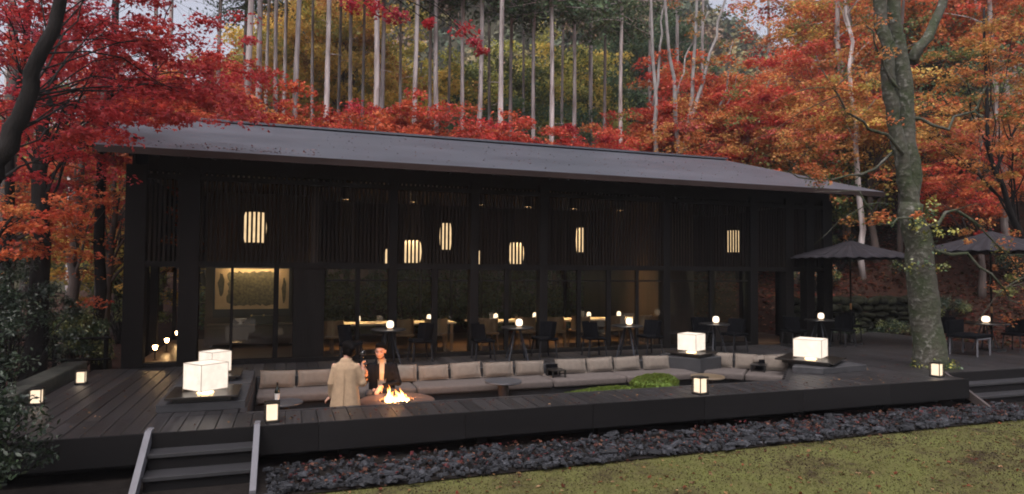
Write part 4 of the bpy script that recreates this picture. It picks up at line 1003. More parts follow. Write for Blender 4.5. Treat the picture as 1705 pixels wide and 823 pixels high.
# (x at y=27, distance, thickness, kind)
CL = [(-1.55, 25, 1.25, 0), (-1.18, 27, 1.2, 1), (-.58, 28, .9, 1), (-.25, 31, .9, 0), (.21, 26, 1.1, 0), (1.38, 26, 1.1, 1), (2.3, 30, .95, 1), (3.32, 25.5, 1.2, 0), (3.56, 29, 1.1, 1), (4.97, 26.5, 1.1, 0),
      (5.59, 31, 1., 1), (5.85, 27, 1.15, 1), (6.98, 28, 1.0, 2), (7.79, 27, 1.15, 1), (8.76, 25.5, 1.2, 0), (9.24, 29, .95, 2), (10.29, 28, 1.0, 2), (11.14, 27, 1.15, 2), (12.27, 28, 1.05, 2), (13.87, 30, .95, 2), (14.72, 28, 1.05, 2)]
for i, (x27, y, th_, kd) in enumerate(CL):
    x = x27 * y / 27; z = float(height(x, y)) - .1; t, used = ced[kd]
    lb = 'tall bare-stemmed cedar behind the roof, %s trunk from the left' % ORD[i]
    if used: t = dup(t, (x, y, z), i * 1.37, (th_, th_, 1.0), lb)
    else: ced[kd][1] = True; t.location = (x, y, z); t.rotation_euler[2] = i * 1.37; t.scale = (th_, th_, 1.); t['label'] = lb
# more conifers farther back, and the pair against the sky at the right
for i, (x, y, kd, s_) in enumerate(((-5.0, 31, 1, 1.0), (-3.2, 33, 2, 1.0), (-2.3, 36, 2, .95), (-8.2, 30, 0, 1.05), (-9.6, 36, 1, 1.1), (-6.8, 38, 0, 1.1), (-11.5, 33, 1, 1.))):
    dup(ced[kd][0], (x, y, float(height(x, y)) - .1), i * 2.1, s_, 'dark conifer behind the left red maples, %s of its stand' % ORD[i], 'conifers behind the left maples')
for i, (x, y, kd, s_) in enumerate(((17.5, 36, 2, 1.1), (20.5, 34, 2, 1.0), (25, 38, 1, 1.15), (28.5, 40, 1, 1.1), (31, 36, 0, 1.05))):
    dup(ced[kd][0], (x, y, float(height(x, y)) - .1), i * 1.7, s_, 'conifer rising behind the right half of the roof, %s from left' % ORD[i], 'conifers behind the right of the roof')
for i, (x27, y, th_) in enumerate(((-.9, 33, .85), (.8, 34, .8), (1.85, 35, .85), (2.8, 33.5, .8), (4.3, 34, .85), (6.4, 35, .8), (8.2, 34, .85), (9.8, 35, .8), (11.7, 34, .85), (13.1, 33, .8))):
    x = x27 * y / 27; dup(ced[i % 2][0], (x, y, float(height(x, y)) - .1), i * 2.3, (th_, th_, 1.1), 'thin far cedar stem between the nearer trunks, %s from the left' % ORD[i], 'thin far cedars')
# ---- pale multi-stemmed bare tree behind the roof
mt = empty('birch_like_tree', (15.4, 23.6, float(height(15.4, 23.6))), 0, 'pale multi-stemmed tree with bare branching limbs behind the roof', 'tree'); mb = MB(); rs = np.random.default_rng(3)
for pts, r0 in (([(-.5, .3, 0), (-.55, .3, 4), (-.75, .3, 8), (-.75, .3, 9.3), (-.9, .3, 12), (-.95, .3, 15)], .13), ([(-.7, .3, 9.2), (-.45, .3, 12), (-.2, .2, 15)], .07),
                ([(.2, 0, 0), (.25, 0, 5), (.15, 0, 8), (.0, 0, 10), (-.35, 0, 12), (-.5, 0, 15)], .13), ([(.25, 0, 4), (.35, -.1, 7), (.75, -.1, 9), (.95, -.1, 12), (1.05, -.1, 15)], .13),
                ([(.5, -.1, 8), (1.3, -.1, 10), (2.0, -.1, 12.5), (2.7, -.2, 15)], .10), ([(.1, 0, 9.5), (.7, .1, 11.5), (1.8, .1, 13.5)], .05), ([(.7, -.1, 6.5), (2.0, .2, 8.2), (2.9, .3, 10.5), (3.3, .4, 12.5)], .07), ([(2.2, .2, 9), (2.9, .2, 9.6), (3.5, .2, 11)], .03)):
    k = 12; T = [np.array(p, float) for p in pts]; P_ = [lerp_poly(T, i / (k - 1)) + rs.normal(size=3) * .04 for i in range(k)]; mb.tube(P_, [r0 * (1 - .6 * i / (k - 1)) for i in range(k)], 8)
mb.build('stems', BARKP, mt, smooth=True)
cents = [np.array([rs.uniform(-1, 3.4), rs.uniform(-.6, .6), rs.uniform(10, 15)]) for _ in range(26)]
C, Nn, S_, K = pads(rs, cents, 40, .5, .6, .12, ((ORANGE, 1), (AMBER, 1), (OLIVE, 2))); leaves('crown', C, Nn, S_, K, LEAF, mt, 'kite', rs)

# ---- red maples right behind the roof
tpl = []
for sd_, pal in ((21, HOT), (22, ((RED, 4), (CRIMSON, 2), (ORED, 2))), (23, ((ORED, 4), (ORANGE, 2), (RED, 2)))):
    t = broadleaf('maple_tree', 'x', 'tree', 'red maples behind the roof', (0, 0, 0), sd_, [(0, 0, 0), (.2, .1, 2.2), (-.1, .2, 4.2), (.1, 0, 6)], .14, (0, 0, 5.6), (2.3, 2.0, 2.1), 22, 6, 130, .62, .28, .13, pal, BARKM)
    tpl.append([t, False])
ML = [(-4.4, 26, 1.1, 1), (-2.6, 24.5, .92, 2), (-.9, 25.5, .80, 0), (.9, 25, .92, 1), (2.3, 26, .86, 0), (4.4, 25, .95, 0), (5.6, 26.5, .9, 1), (7.6, 25.5, .88, 0), (9.2, 25, .9, 2), (11.3, 26, 1.02, 1), (13.2, 25.2, .98, 0), (15.2, 26.5, 1.08, 2), (17.2, 25.5, 1.1, 0), (19.0, 26.5, 1.3, 2), (18.6, 23.5, 1.05, 1)]
for i, (x, y, s_, kd) in enumerate(ML):
    s_ *= 1.2 if i < 9 else 1.04
    lb = 'red maple crown above the roof ridge, %s from the left' % ORD[i]; z = float(height(x, y)) - .1; t, used = tpl[kd]
    if used: dup(t, (x, y, z), i * 2.4, s_, lb)
    else: tpl[kd][1] = True; t.location = (x, y, z); t.rotation_euler[2] = i * 2.4; t.scale = (s_,) * 3; t['label'] = lb
# ---- right hand hillside: orange maples
tpo = []
for sd_, pal in ((31, WARM), (32, AUTO), (33, ((ORED, 3), (ORANGE, 4), (RED, 2)))):
    t = broadleaf('maple_tree', 'x', 'tree', 'orange maples on the right slope', (0, 0, 0), sd_, [(0, 0, 0), (.3, .1, 2.5), (.1, .3, 5), (.4, 0, 8)], .15, (0, 0, 6.2), (3.2, 3.0, 3.3), 24, 7, 95, .72, .3, .14, pal, BARKM)
    tpo.append([t, False])
OL = [(18.9, 20.5, .82, 0), (21.5, 19.0, .95, 1), (24.5, 21.5, 1.1, 0), (20.5, 25, 1.0, 2), (27.5, 19.5, 1.2, 2), (31, 22.5, 1.3, 0), (24.5, 27, .92, 1), (29, 28, 1.45, 0), (34.5, 19, 1.35, 2), (34, 27, 1.5, 1), (23.5, 16.5, .75, 2), (27.5, 15.5, .9, 1), (38, 24, 1.5, 0), (17.0, 23.3, .95, 0), (26.5, 24, 1.25, 1), (22.5, 22.8, 1.1, 2)]
for i, (x, y, s_, kd) in enumerate(OL):
    lb = 'orange maple on the right slope, %s in the grove from the terrace' % ORD[i]; z = float(height(x, y)) - .15; t, used = tpo[kd]
    if used: dup(t, (x, y, z), i * 1.9, s_, lb)
    else: tpo[kd][1] = True; t.location = (x, y, z); t.rotation_euler[2] = i * 1.9; t.scale = (s_,) * 3; t['label'] = lb
for i, (a, b, r0, bk) in enumerate((((29.3, 20, 1.5), (27.3, 20, 14), .2, BARKC), ((30.4, 20, 1.5), (28.2, 20, 14), .18, BARKC), ((23.05, 22, 0), (22.6, 22, 12), .17, BARKC), ((23.9, 22, 0), (23.4, 22.2, 12), .12, BARKC), ((25.0, 23, 0), (24.5, 23.2, 12), .14, BARKM), ((33.5, 21, 2), (32.2, 21, 14), .16, BARKC), ((20.3, 18.6, 0), (19.8, 18.8, 11), .11, BARKC), ((21.9, 18.4, 0), (22.2, 18.4, 11), .10, BARKM), ((26.0, 17.2, 1), (25.2, 17.4, 12), .12, BARKC))):
    rs = np.random.default_rng(i + 40); t = empty('bare_tree', (a[0], a[1], float(height(a[0], a[1])) - .1), 0, ['slender pale trunk leaning left, inner of a pair at the far right', 'slender pale trunk leaning left, outer of a pair at the far right', 'slender pale trunk right of the roof end, left of a close pair', 'slender pale trunk right of the roof end, right of a close pair', 'slender brown trunk deep in the right grove', 'slender pale trunk at the very right edge of the slope', 'slim pale trunk just behind the nearer umbrella', 'slim brown trunk behind the big mossy tree', 'slim pale trunk between mossy tree and right umbrella'][i], 'tree', 'slender trunks on the right slope')
    zt = b[2]; d = np.array(b) - np.array(a); mb = MB(); k = 12
    P_ = [np.array([d[0] * j / (k - 1), d[1] * j / (k - 1), zt * j / (k - 1)]) + (rs.normal(size=3) * .06 if j else 0) for j in range(k)]; mb.tube(P_, [r0 * (1.1 - .6 * j / (k - 1)) for j in range(k)], 8)
    cents = []
    for j in range(9):
        q = P_[rs.integers(5, k)]; e = q + rs.normal(size=3) * np.array([1.2, 1.0, .6]) + np.array([0, 0, .7]); branch(mb, rs, q, e, .035, .01); cents.append(e)
    mb.build('trunk', bk, t, smooth=True); C, Nn, S_, K = pads(rs, cents, 60, .6, .4, .13, WARM); leaves('crown', C, Nn, S_, K, LEAF, t, 'kite', rs)

# ---- big mossy tree growing through the deck at the right
bm = bpy.data.materials.new('mossy lichen bark'); nt, p = nodes(bm); N = nt.nodes.new; L = nt.links.new
tc = N('ShaderNodeTexCoord'); n1 = N('ShaderNodeTexNoise'); n1.inputs['Scale'].default_value = 2.2; n1.inputs['Detail'].default_value = 8; L(tc.outputs['Object'], n1.inputs['Vector'])
n2 = N('ShaderNodeTexNoise'); n2.inputs['Scale'].default_value = 11; n2.inputs['Detail'].default_value = 7; L(tc.outputs['Object'], n2.inputs['Vector'])
r1 = N('ShaderNodeValToRGB'); e = r1.color_ramp.elements; e[0].position = .40; e[0].color = (.032, .042, .017, 1); e[1].position = .62; e[1].color = (.062, .058, .045, 1); L(n1.outputs['Fac'], r1.inputs['Fac'])
r2 = N('ShaderNodeValToRGB'); e = r2.color_ramp.elements; e[0].position = .54; e[0].color = (0, 0, 0, 1); e[1].position = .80; e[1].color = (1, 1, 1, 1); L(n2.outputs['Fac'], r2.inputs['Fac'])
sx_ = N('ShaderNodeSeparateXYZ'); L(tc.outputs['Normal'], sx_.inputs[0]); side = N('ShaderNodeMapRange'); side.inputs[1].default_value = .35; side.inputs[2].default_value = -.9; L(sx_.outputs['X'], side.inputs[0])
ml = N('ShaderNodeMath'); ml.operation = 'MULTIPLY'; L(r2.outputs[0], ml.inputs[0]); L(side.outputs[0], ml.inputs[1])
mx = N('ShaderNodeMix'); mx.data_type = 'RGBA'; L(ml.outputs[0], mx.inputs[0]); L(r1.outputs[0], mx.inputs[6]); mx.inputs[7].default_value = (.27, .26, .235, 1); L(mx.outputs[2], p.inputs['Base Color']); p.inputs['Roughness'].default_value = .95
bp = N('ShaderNodeBump'); bp.inputs['Strength'].default_value = .9; bp.inputs['Distance'].default_value = .05; L(n2.outputs['Fac'], bp.inputs['Height']); L(bp.outputs[0], p.inputs['Normal'])
bt_ = empty('mossy_tree', (12.85, 10.05, -.56), 0, 'big mossy forked tree growing through the right end of the deck', 'tree'); rs = np.random.default_rng(77); mb = MB()
def limb(pts, r0, r1, n=16, sides=14, wig=.03):
    T = [np.array(p, float) for p in pts]; P_ = [lerp_poly(T, i / (n - 1)) + (rs.normal(size=3) * wig if 0 < i < n - 1 else 0) for i in range(n)]
    mb.tube(P_, [(r0 + (r1 - r0) * (i / (n - 1)) ** .7) * (1 + rs.normal() * .04) for i in range(n)], sides); return P_
limb([(0.02, 0, .0), (-.06, 0, .9), (-.22, 0, 2.1), (-.42, 0, 3.2), (-.55, 0, 4.0)], .38, .225, 16, 16)
sA = limb([(-.5, 0, 3.6), (-.85, -.02, 5.0), (-1.18, -.05, 6.2), (-1.5, -.1, 8.6)], .17, .12)
sB = limb([(-.5, .05, 3.6), (-.52, .06, 4.8), (-.62, .05, 6.2), (-.75, .1, 7.5), (-1.0, .1, 9.2)], .19, .13)
br = [limb([(-.45, .05, 7.0), (.0, .0, 7.6), (.55, 0, 8.6), (.9, 0, 9.6)], .12, .08, 8, 10)]
for pts, r0 in (([(-.7, -.02, 4.9), (-1.6, -.3, 5.3), (-2.6, -.4, 5.6), (-3.3, -.4, 6.4)], .05), ([(-.75, 0, 5.2), (-1.5, .3, 4.6), (-2.4, .5, 4.4), (-3.2, .6, 4.6)], .04), ([(-.9, 0, 5.8), (-1.5, -.2, 6.8), (-2.2, -.4, 7.4)], .04),
                ([(-.35, 0, 3.3), (-1.0, -.3, 3.6), (-1.9, -.4, 3.5), (-2.5, -.5, 4.1)], .035), ([(-.2, 0, 3.0), (.5, -.4, 2.9), (1.2, -.6, 2.2), (1.7, -.7, 1.9)], .05), ([(-.3, 0, 3.5), (.4, -.3, 3.9), (1.0, -.4, 3.4), (1.9, -.5, 2.6)], .045), ([(-.5, 0, 5.8), (.2, -.2, 5.6), (1.0, -.3, 6.1), (1.6, -.3, 6.9)], .045)):
    br.append(limb(pts, r0, .012, 10, 7, .05))
for b_ in br[1:]:
    for j in range(5): q = b_[rs.integers(3, len(b_))]; branch(mb, rs, q, q + rs.normal(size=3) * np.array([.5, .4, .45]), .013, .004, .1, 5, 4)
mb.build('trunk', bm, bt_, smooth=True)
cents = [b_[rs.integers(5, len(b_))] + rs.normal(size=3) * .22 for b_ in br for j in range(7) if b_ is not br[0]]
C, Nn, S_, K = pads(rs, cents, 38, .26, .5, .075, ((AMBER, 3), (ORANGE, 3), (OLIVE, 2))); leaves('crown', C, Nn, S_, K, LEAF, bt_, 'maple', rs)
cents = [np.array([-.45 + rs.normal() * .35, -.3 + rs.normal() * .12, 3.35 + rs.normal() * .4]) for _ in range(16)] + [np.array([.3 * math.cos(a), .35 * math.sin(a), .62]) for a in rs.uniform(0, 6.28, 12)]
C, Nn, S_, K = pads(rs, cents, 34, .2, .7, .07, MIXG, tilt=1.); leaves('moss_tufts', C, Nn, S_, K, LEAFG, bt_, 'kite', rs)
# thin dark maple leaning in at the right edge
broadleaf('maple_tree', 'thin dark leaning maple in front of the right umbrella at the picture edge', 'tree', None, (19.9, 12.8, -.2), 51, [(.9, 0, 0), (.4, 0, 2.7), (-.6, 0, 4.2), (-1.2, .1, 5.8), (-1.1, .2, 9.8)], .12, (-.8, .2, 7.2), (3.0, 2.2, 2.8), 16, 6, 95, .5, .3, .10, WARM, BARKD, shape='maple')

# ---- left: red maples
EX = [(.3, .8, 4.5), (.7, 2.0, 4.6), (1.0, 3.3, 5.3), (.9, 3.6, 5.9), (.5, 2.8, 5.3), (1.5, 4.4, 5.6), (-.3, 3.0, 4.5), (1.2, 5.2, 5.5), (1.6, 5.6, 5.7), (-.4, 1.6, 4.6), (.2, 2.4, 6.0), (.6, 1.2, 6.2), (-.6, 2.8, 5.4), (.5, 4.4, 6.2), (1.0, 5.0, 6.6), (1.3, 4.6, 7.0), (.2, 4.0, 5.0), (-.5, 4.2, 4.2)]
broadleaf('maple_tree', 'near red maple with dark curving trunk at the upper left edge', 'tree', 'red maples left of the pavilion', (-2.74, 8.0, -.56), 61,
          [(-.75, -.1, 0), (-.55, 0, 2.0), (-.28, 0, 3.1), (-.08, 0, 3.62), (.08, 0, 4.08), (.22, 0, 4.6), (.41, 0, 5.45), (.62, 0, 6.4), (.7, 0, 7.5)], .135, (-.4, 2.6, 6.6), (1.7, 2.4, 1.0), 7, 6, 95, .40, .25, .085, SKYRED, BARKD, shape='maple', extra=EX, sides=12, limb_r=.17, clear=True)
broadleaf('maple_tree', 'red maple with thick dark trunk behind the deck at far left', 'tree', 'red maples left of the pavilion', (-4.35, 14.2, -.56), 62,
          [(0, 0, 0), (.05, 0, 2), (-.05, 0, 4.2), (.1, 0, 6), (.3, 0, 8)], .2, (.2, .3, 6.3), (2.3, 2.2, 2.5), 24, 7, 78, .5, .26, .095, ((CRIMSON, 3), (RED, 3), (ROSE, 3), (ORED, 1)), BARKD, shape='maple', limb_r=.3, clear=True)
broadleaf('maple_tree', 'orange red maple between trunks left of the pavilion wall', 'tree', 'red maples left of the pavilion', (-4.75, 17.2, -.56), 63,
          [(0, 0, 0), (.1, 0, 2), (.2, .1, 4), (.2, .2, 6.5)], .16, (.4, .3, 4.3), (2.1, 1.7, 2.3), 18, 6, 55, .48, .3, .10, ((ORED, 4), (ORANGE, 3), (RED, 2)), BARKM, shape='maple', clear=True)
broadleaf('maple_tree', 'small low orange maple spray beside the far left deck edge', 'tree', 'red maples left of the pavilion', (-5.3, 13.0, -.56), 64,
          [(0, 0, 0), (.2, -.1, 1.5), (.5, .0, 2.6), (.9, .1, 3.4)], .08, (.6, .1, 3.0), (1.5, 1.2, .75), 12, 6, 55, .36, .3, .09, ((ORED, 4), (RED, 3), (ORANGE, 1)), BARKD, shape='maple', clear=True)
broadleaf('maple_tree', 'slim red maple with forked stems close to the pavilion corner', 'tree', 'red maples left of the pavilion', (-4.25, 18.6, -.56), 65,
          [(0, 0, 0), (.0, 0, 2), (.15, 0, 4), (-.1, .2, 6.5)], .13, (.3, .3, 4.9), (1.7, 1.6, 2.4), 15, 6, 60, .45, .3, .10, ((ORED, 3), (RED, 3), (AMBER, 1)), BARKM, shape='maple')
broadleaf('maple_tree', 'red maple farther back among conifers at the upper left', 'tree', 'red maples left of the pavilion', (-7.2, 20.5, -.5), 66,
          [(0, 0, 0), (.0, 0, 3), (.15, 0, 5), (.3, .2, 8)], .18, (.3, .3, 5.8), (3.4, 2.6, 2.8), 22, 6, 85, .6, .3, .12, HOT, BARKM)
broadleaf('maple_tree', 'yellow green maple behind the pavilion corner at the left', 'tree', None, (-5.2, 24, -.4), 67,
          [(0, 0, 0), (.0, 0, 2), (.15, 0, 4), (.3, .2, 6)], .15, (.3, .3, 3.6), (3.0, 2.2, 2.6), 20, 6, 110, .6, .35, .13, ((GOLD, 3), (YGREEN, 4), (AMBER, 1)), BARKM)
# red sprays hanging into the top of the picture
tb = empty('maple_branch', (-2.05, 8.0, 5.9), 0, 'red maple twigs hanging into the top edge above the roof', 'branch'); rs = np.random.default_rng(9); mb = MB(); cents = []
for e in ((3.1, .9, -.35), (3.45, 1.2, -.3), (3.9, 1.1, -.38), (4.45, 1.2, -.36), (4.7, 1.5, -.42), (4.75, 1.3, -.62), (2.8, 1.0, -.3)):
    branch(mb, rs, (0, 0, .6), e, .02, .005, .15, 7, 5); cents.append(np.array(e))
mb.build('twigs', BARKD, tb); C, Nn, S_, K = pads(rs, cents, 110, .2, .6, .07, SKYRED); leaves('leaves', C, Nn, S_, K, LEAF, tb, 'maple', rs)
# bare dark stems among the left maples
for i, (x, y, lx, r0) in enumerate(((-4.15, 17.2, .25, .12), (-4.6, 19.5, -.2, .14), (-5.5, 16, .3, .10), (-6.3, 18.5, -.1, .15), (-3.75, 20.5, .1, .1))):
    rs = np.random.default_rng(i + 90); t = empty('forest_tree', (x, y, -.6), 0, 'dark bare stem left of the pavilion, %s of five toward the forest' % ORD[i], 'tree', 'dark stems left of the pavilion'); mb = MB()
    P_ = [np.array([lx * (j / 9) ** 2, .1 * math.sin(j), 9 * j / 9]) + rs.normal(size=3) * .04 for j in range(10)]; mb.tube(P_, [r0 * (1.1 - .5 * j / 9) for j in range(10)], 8)
    for j in range(6): q = P_[rs.integers(3, 10)]; branch(mb, rs, q, q + rs.normal(size=3) * .7 + np.array([0, 0, .4]), .025, .008)
    mb.build('trunk', BARKM if i % 2 else BARKD, t, smooth=True)

# ---- evergreen shrubs on the left
def shrub(x, y, rx, ry, h, seed, label, ls=.075, n=46, per=120, pal=((SH1, 3), (SH2, 4)), jit=.4):
    rs = np.random.default_rng(seed); z0 = float(height(x, y)); t = empty('evergreen_shrub', (x, y, z0), 0, label, 'shrub', 'dark evergreen shrubs at the left'); mb = MB(); cents = []
    for i in range(n):
        d = rs.normal(size=3); d /= np.linalg.norm(d); d[2] = abs(d[2]) * 1.1 - .1; e = np.array([d[0] * rx, d[1] * ry, h * .42 + d[2] * h * .55]) * rs.uniform(.7, 1.02); cents.append(e); branch(mb, rs, (rs.normal() * .1, rs.normal() * .1, 0), e, .018, .005, .12, 5, 4)
    mb.build('stems', BARKD, t); C, Nn, S_, K = pads(rs, cents, per, .26, .75, ls, pal, jit, .7, .9); leaves('foliage', C, Nn, S_, K, LEAFG, t, 'kite', rs, .4)
shrub(-3.05, 7.75, .75, .6, 1.55, 101, 'nearest dark shrub cut off by the lower left corner', .065, 60, 90)
shrub(-4.6, 11.2, 1.0, 1.1, 2.8, 102, 'rounded dark shrub behind the half hidden lantern at the left', .07)
shrub(-4.6, 13.4, 1.15, 1.2, 3.1, 103, 'tall dark shrub beside the low wall at the left', .07)
shrub(-5.6, 15.2, 1.3, 1.2, 2.7, 104, 'dark shrub left of the pavilion corner further back', .08)
shrub(-4.4, 16.6, .8, .8, 1.7, 105, 'small mixed green shrub close to the pavilion side', .08, pal=((GREEN, 3), (OLIVE, 3), (DGREEN, 2)))
shrub(-7.0, 19, 2.0, 1.5, 2.2, 106, 'broad green thicket under the left maples', .11, 40, 90, ((GREEN, 3), (OLIVE, 2)))
shrub(-4.7, 22.5, 1.4, 1.2, 2.6, 107, 'pale green bush seen past the left pavilion wall', .12, 40, 90, ((OLIVE, 3), (GREEN, 3), (YGREEN, 1)))
rf_ = empty('rail_fence', (-4.4, 15.4, -.56), 0, 'low dark timber rail fence between shrubs and pavilion', 'fence')
for xx in (-.9, 0, .9): MB().tube([(xx, 0, 0), (xx, 0, 1.15)], .045, 8).build('post', POSTWOOD, rf_)
for zz in (.65, 1.08): MB().tube([(-1.0, -.05, zz), (1.0, -.05, zz)], .028, 8).build('rail', POSTWOOD, rf_)

# ---- far trees behind the cedars
def far_tree(x, y, h, rx, rz_, seed, pal, label, per=120, ls=.26, nl=26, name='forest_tree', grp='trees beyond the cedars'):
    return broadleaf(name, label, 'tree', grp, (x, y, float(height(x, y)) - .2), seed, [(0, 0, 0), (.2, .1, h * .3), (0, .2, h * .6), (.1, 0, h * .9)], .22, (0, 0, h * .62), (rx, rx, rz_), nl, 7, per, 1.15, .55, ls, pal, BARKM, up=.5, tilt=.9)
ylw = far_tree(3.2, 43, 19.5, 6.2, 7.8, 201, YELL, 'large golden tree beyond the cedars left of middle', 210, .24, nl=40)
far_tree(8.2, 43, 14.5, 3.8, 5.6, 202, YELL, 'golden tree right beside the large golden one')
far_tree(-1.4, 47, 15.0, 3.6, 5.6, 203, ((GOLD, 3), (YGREEN, 4), (OLIVE, 1)), 'yellow green tree at the left of the golden tree')
far_tree(13.2, 44, 15.5, 4.0, 5.2, 204, MIXG, 'mixed green tree behind the middle cedars')
far_tree(-5.5, 45, 12, 3.8, 4.8, 205, FARG, 'dark green tree behind the leftmost cedars')
far_tree(19.5, 45, 16, 4.6, 5.4, 206, ((GOLD, 2), (YGREEN, 4), (OLIVE, 3)), 'yellow green tree behind the right cedars')
far_tree(26.5, 45, 13, 4.8, 5.4, 207, FARG, 'dark green tree behind the pale multi-stemmed tree')
far_tree(10.4, 36, 8.5, 3.0, 3.4, 208, FARG, 'dark low evergreen between cedars at mid roof', 140, .2)
far_tree(6.2, 36, 5.6, 2.6, 2.8, 209, FARG, 'dark low evergreen left of mid roof', 140, .2)
far_tree(-2.2, 37, 8.0, 3.0, 3.4, 210, FARG, 'dark low evergreen behind the thick left cedars', 140, .2)
far_tree(15.5, 35, 8.0, 2.8, 3.2, 211, FARG, 'dark low evergreen at the right cedars', 140, .2)
far_tree(-13.5, 42, 12, 5.0, 5.0, 212, MIXG, 'mixed green tree far behind the left maples')
far_tree(25.5, 20.0, 9, 2.4, 3.4, 215, FARG, 'dark evergreen among the orange maples right of the mossy tree', 100, .15, 18)
far_tree(30.5, 25, 12, 3.0, 4.2, 216, FARG, 'tall dark evergreen deeper in the right grove', 100, .18, 18)
far_tree(21.0, 21.5, 6.5, 2.0, 2.4, 217, MIXG, 'dull green bush tree behind the nearer umbrella', 100, .14, 16)
far_tree(43, 36, 12, 5.0, 5.2, 213, WARM, 'tall orange tree high on the right slope')
far_tree(40, 30, 12, 5.0, 5.2, 214, ((ORED, 3), (ORANGE, 3), (CRIMSON, 1)), 'tall red orange tree at the far right of the slope')
for i, (x, y, kd, s_) in enumerate(((-9, -9, 2, 1.2), (1, -13, 0, 1.3), (9, -12, 2, 1.3), (17, -9, 1, 1.3), (24, -1, 2, 1.2))):
    dup(tpo[kd][0], (x, y, float(height(x, y)) - .15), i * 1.1, s_, 'maple across the lawn, %s of five reflected in the window glass' % ORD[i], 'maples reflected in the windows')
for i in range(8):
    x = -1.2 + i * 1.6; broadleaf('evergreen_bush', 'grey green bush glimpsed through the rear windows, %s from the left' % ORD[i], 'bush', 'bushes behind the pavilion', (x, 21.6 + .5 * (i % 3), -.5), 400 + i, [(0, 0, 0), (.1, 0, .5), (0, .1, 1.1), (0, 0, 1.6)], .05, (0, 0, 1.5), (1.1, .8, 1.2), 12, 5, 60, .45, .6, .12, ((CEDL, 3), (OLIVE, 2), (CEDG, 2)), BARKM, up=.5, tilt=.9)
# distant wooded hillside: reads as one mass
rs = np.random.default_rng(300); C, Nn, S_, K = [], [], [], []
pal = 1.5 * np.array([(.095, .09, .055), (.15, .115, .06), (.07, .08, .045), (.16, .095, .065), (.05, .065, .04), (.17, .14, .06)])
for i in range(2600):
    x = rs.uniform(-70, 150); y = rs.uniform(58, 150); z = float(height(x, y)); rr_ = rs.uniform(1.6, 3.2); n = 90
    d = rs.normal(size=(n, 3)); d /= np.linalg.norm(d, axis=1, keepdims=True); d[:, 2] = np.abs(d[:, 2]) * 1.2
    C.append(np.array([x, y, z + rr_ * 1.2]) + d * rr_ * rs.uniform(.75, 1.1, (n, 1))); Nn.append(d + rs.normal(size=(n, 3)) * .5); S_.append(rs.uniform(.5, 1.1, n)); K.append(pal[rs.integers(6)] * rs.uniform(.7, 1.3, (n, 1)))
leaves('distant_forest', np.concatenate(C), np.concatenate(Nn), np.concatenate(S_), np.concatenate(K), NEEDLE, None, 'kite', rs, .9, kind='stuff')

# ---- stone retaining wall and slope planting on the right
rw = empty('retaining_wall', (19.5, 17.2, -.6), 0, 'dark mossy stone retaining wall behind the right terrace', 'wall'); rs = np.random.default_rng(13); vs = []
RWM = mat('mossy wall stone', (.009, .0085, .0075), .95, .6, 5, bump=.7, bscale=14, c2=(.013, .014, .008), spec=.08)
for k in range(6): vs.append(lumpy(.5, .5, .5, 50 + k, 12, 8, .3, .3).mesh('stone', True))
zz = 0
while zz < 1.45:
    xx = -4.2 + rs.uniform(0, .3); hh = rs.uniform(.16, .3)
    while xx < 6:
        ww = rs.uniform(.2, .7); o = obj('stone', vs[rs.integers(6)], RWM, rw); o.location = (xx + ww / 2, rs.normal() * .04 + zz * .12, zz + hh / 2); o.scale = (ww * 1.04, .5, hh * 1.12); o.rotation_euler = (rs.normal() * .15, rs.normal() * .22, rs.normal() * .3); xx += ww * .96
    zz += hh
shrub(17.3, 16.4, .7, .4, .8, 120, 'low dark green shrub against the stone wall behind the nearer umbrella', .07, 26, 90, ((OLIVE, 3), (DGREEN, 4)))
shrub(19.3, 16.5, .9, .4, .7, 121, 'low dark shrub against the stone wall right of the mossy tree', .07, 26, 90, ((OLIVE, 3), (DGREEN, 4)))
shrub(21.8, 16.4, .9, .4, .9, 122, 'low dark shrub against the stone wall at the right edge', .07, 26, 90, ((OLIVE, 2), (DGREEN, 4)))
for o in bpy.data.objects:
    if o.get('label', '').startswith('low dark') and o.get('category') == 'shrub': o['group'] = 'low shrubs along the stone wall'
for i, (x, y, h_) in enumerate(((18.6, 19.2, 1.3), (20.6, 20.0, 1.6), (23.2, 18.8, 1.3), (26.0, 18.2, 1.7), (21.8, 18.0, .9), (25.0, 16.2, 1.2), (28.5, 17.5, 1.6))):
    shrub(x, y, .9, .8, h_, 130 + i, 'dull undergrowth bush on the leaf covered slope, %s from the left' % ORD[[0, 1, 3, 5, 2, 4, 6][i]], .1, 26, 80, ((OLIVE, 2), (SH1, 3), (ORANGE, 1), (SH2, 2)))
for o in bpy.data.objects:
    if o.get('label', '').startswith('dull undergrowth'): o['group'] = 'undergrowth on the right slope'
# ---- slate bed along the deck front
SLATE = mat('dark slate', (.011, .0115, .0135), .65, .8, 6, bump=.5, bscale=20, c2=(.034, .036, .042), spec=.25)
bed = MB().add([(-6.5, 7.4, -.538), (-.4, 7.70, -.538), (14, 7.86, -.538), (14, 9.3, -.538), (-6.5, 9.3, -.538)], [(0, 1, 2, 3, 4)]).build('slate_bed', mat('dark soil', (.012, .010, .009), .95, .3, 8, bump=.5, spec=.1)); bed['kind'] = 'structure'
rs = np.random.default_rng(17); ms = []
for k in range(14):
    n = rs.integers(5, 8); a = np.sort(rs.uniform(0, 6.28, n)); r_ = rs.uniform(.35, .55, n); m1 = MB()
    lo = [(r_[j] * math.cos(a[j]), r_[j] * math.sin(a[j]), rs.uniform(-.5, -.35)) for j in range(n)]; hi = [(p[0] * rs.uniform(.6, .9), p[1] * rs.uniform(.6, .9), rs.uniform(.3, .5)) for p in lo]
    m1.add(lo + hi, [tuple(range(n - 1, -1, -1)), tuple(range(n, 2 * n))] + [(j, (j + 1) % n, n + (j + 1) % n, n + j) for j in range(n)]); ms.append(m1)
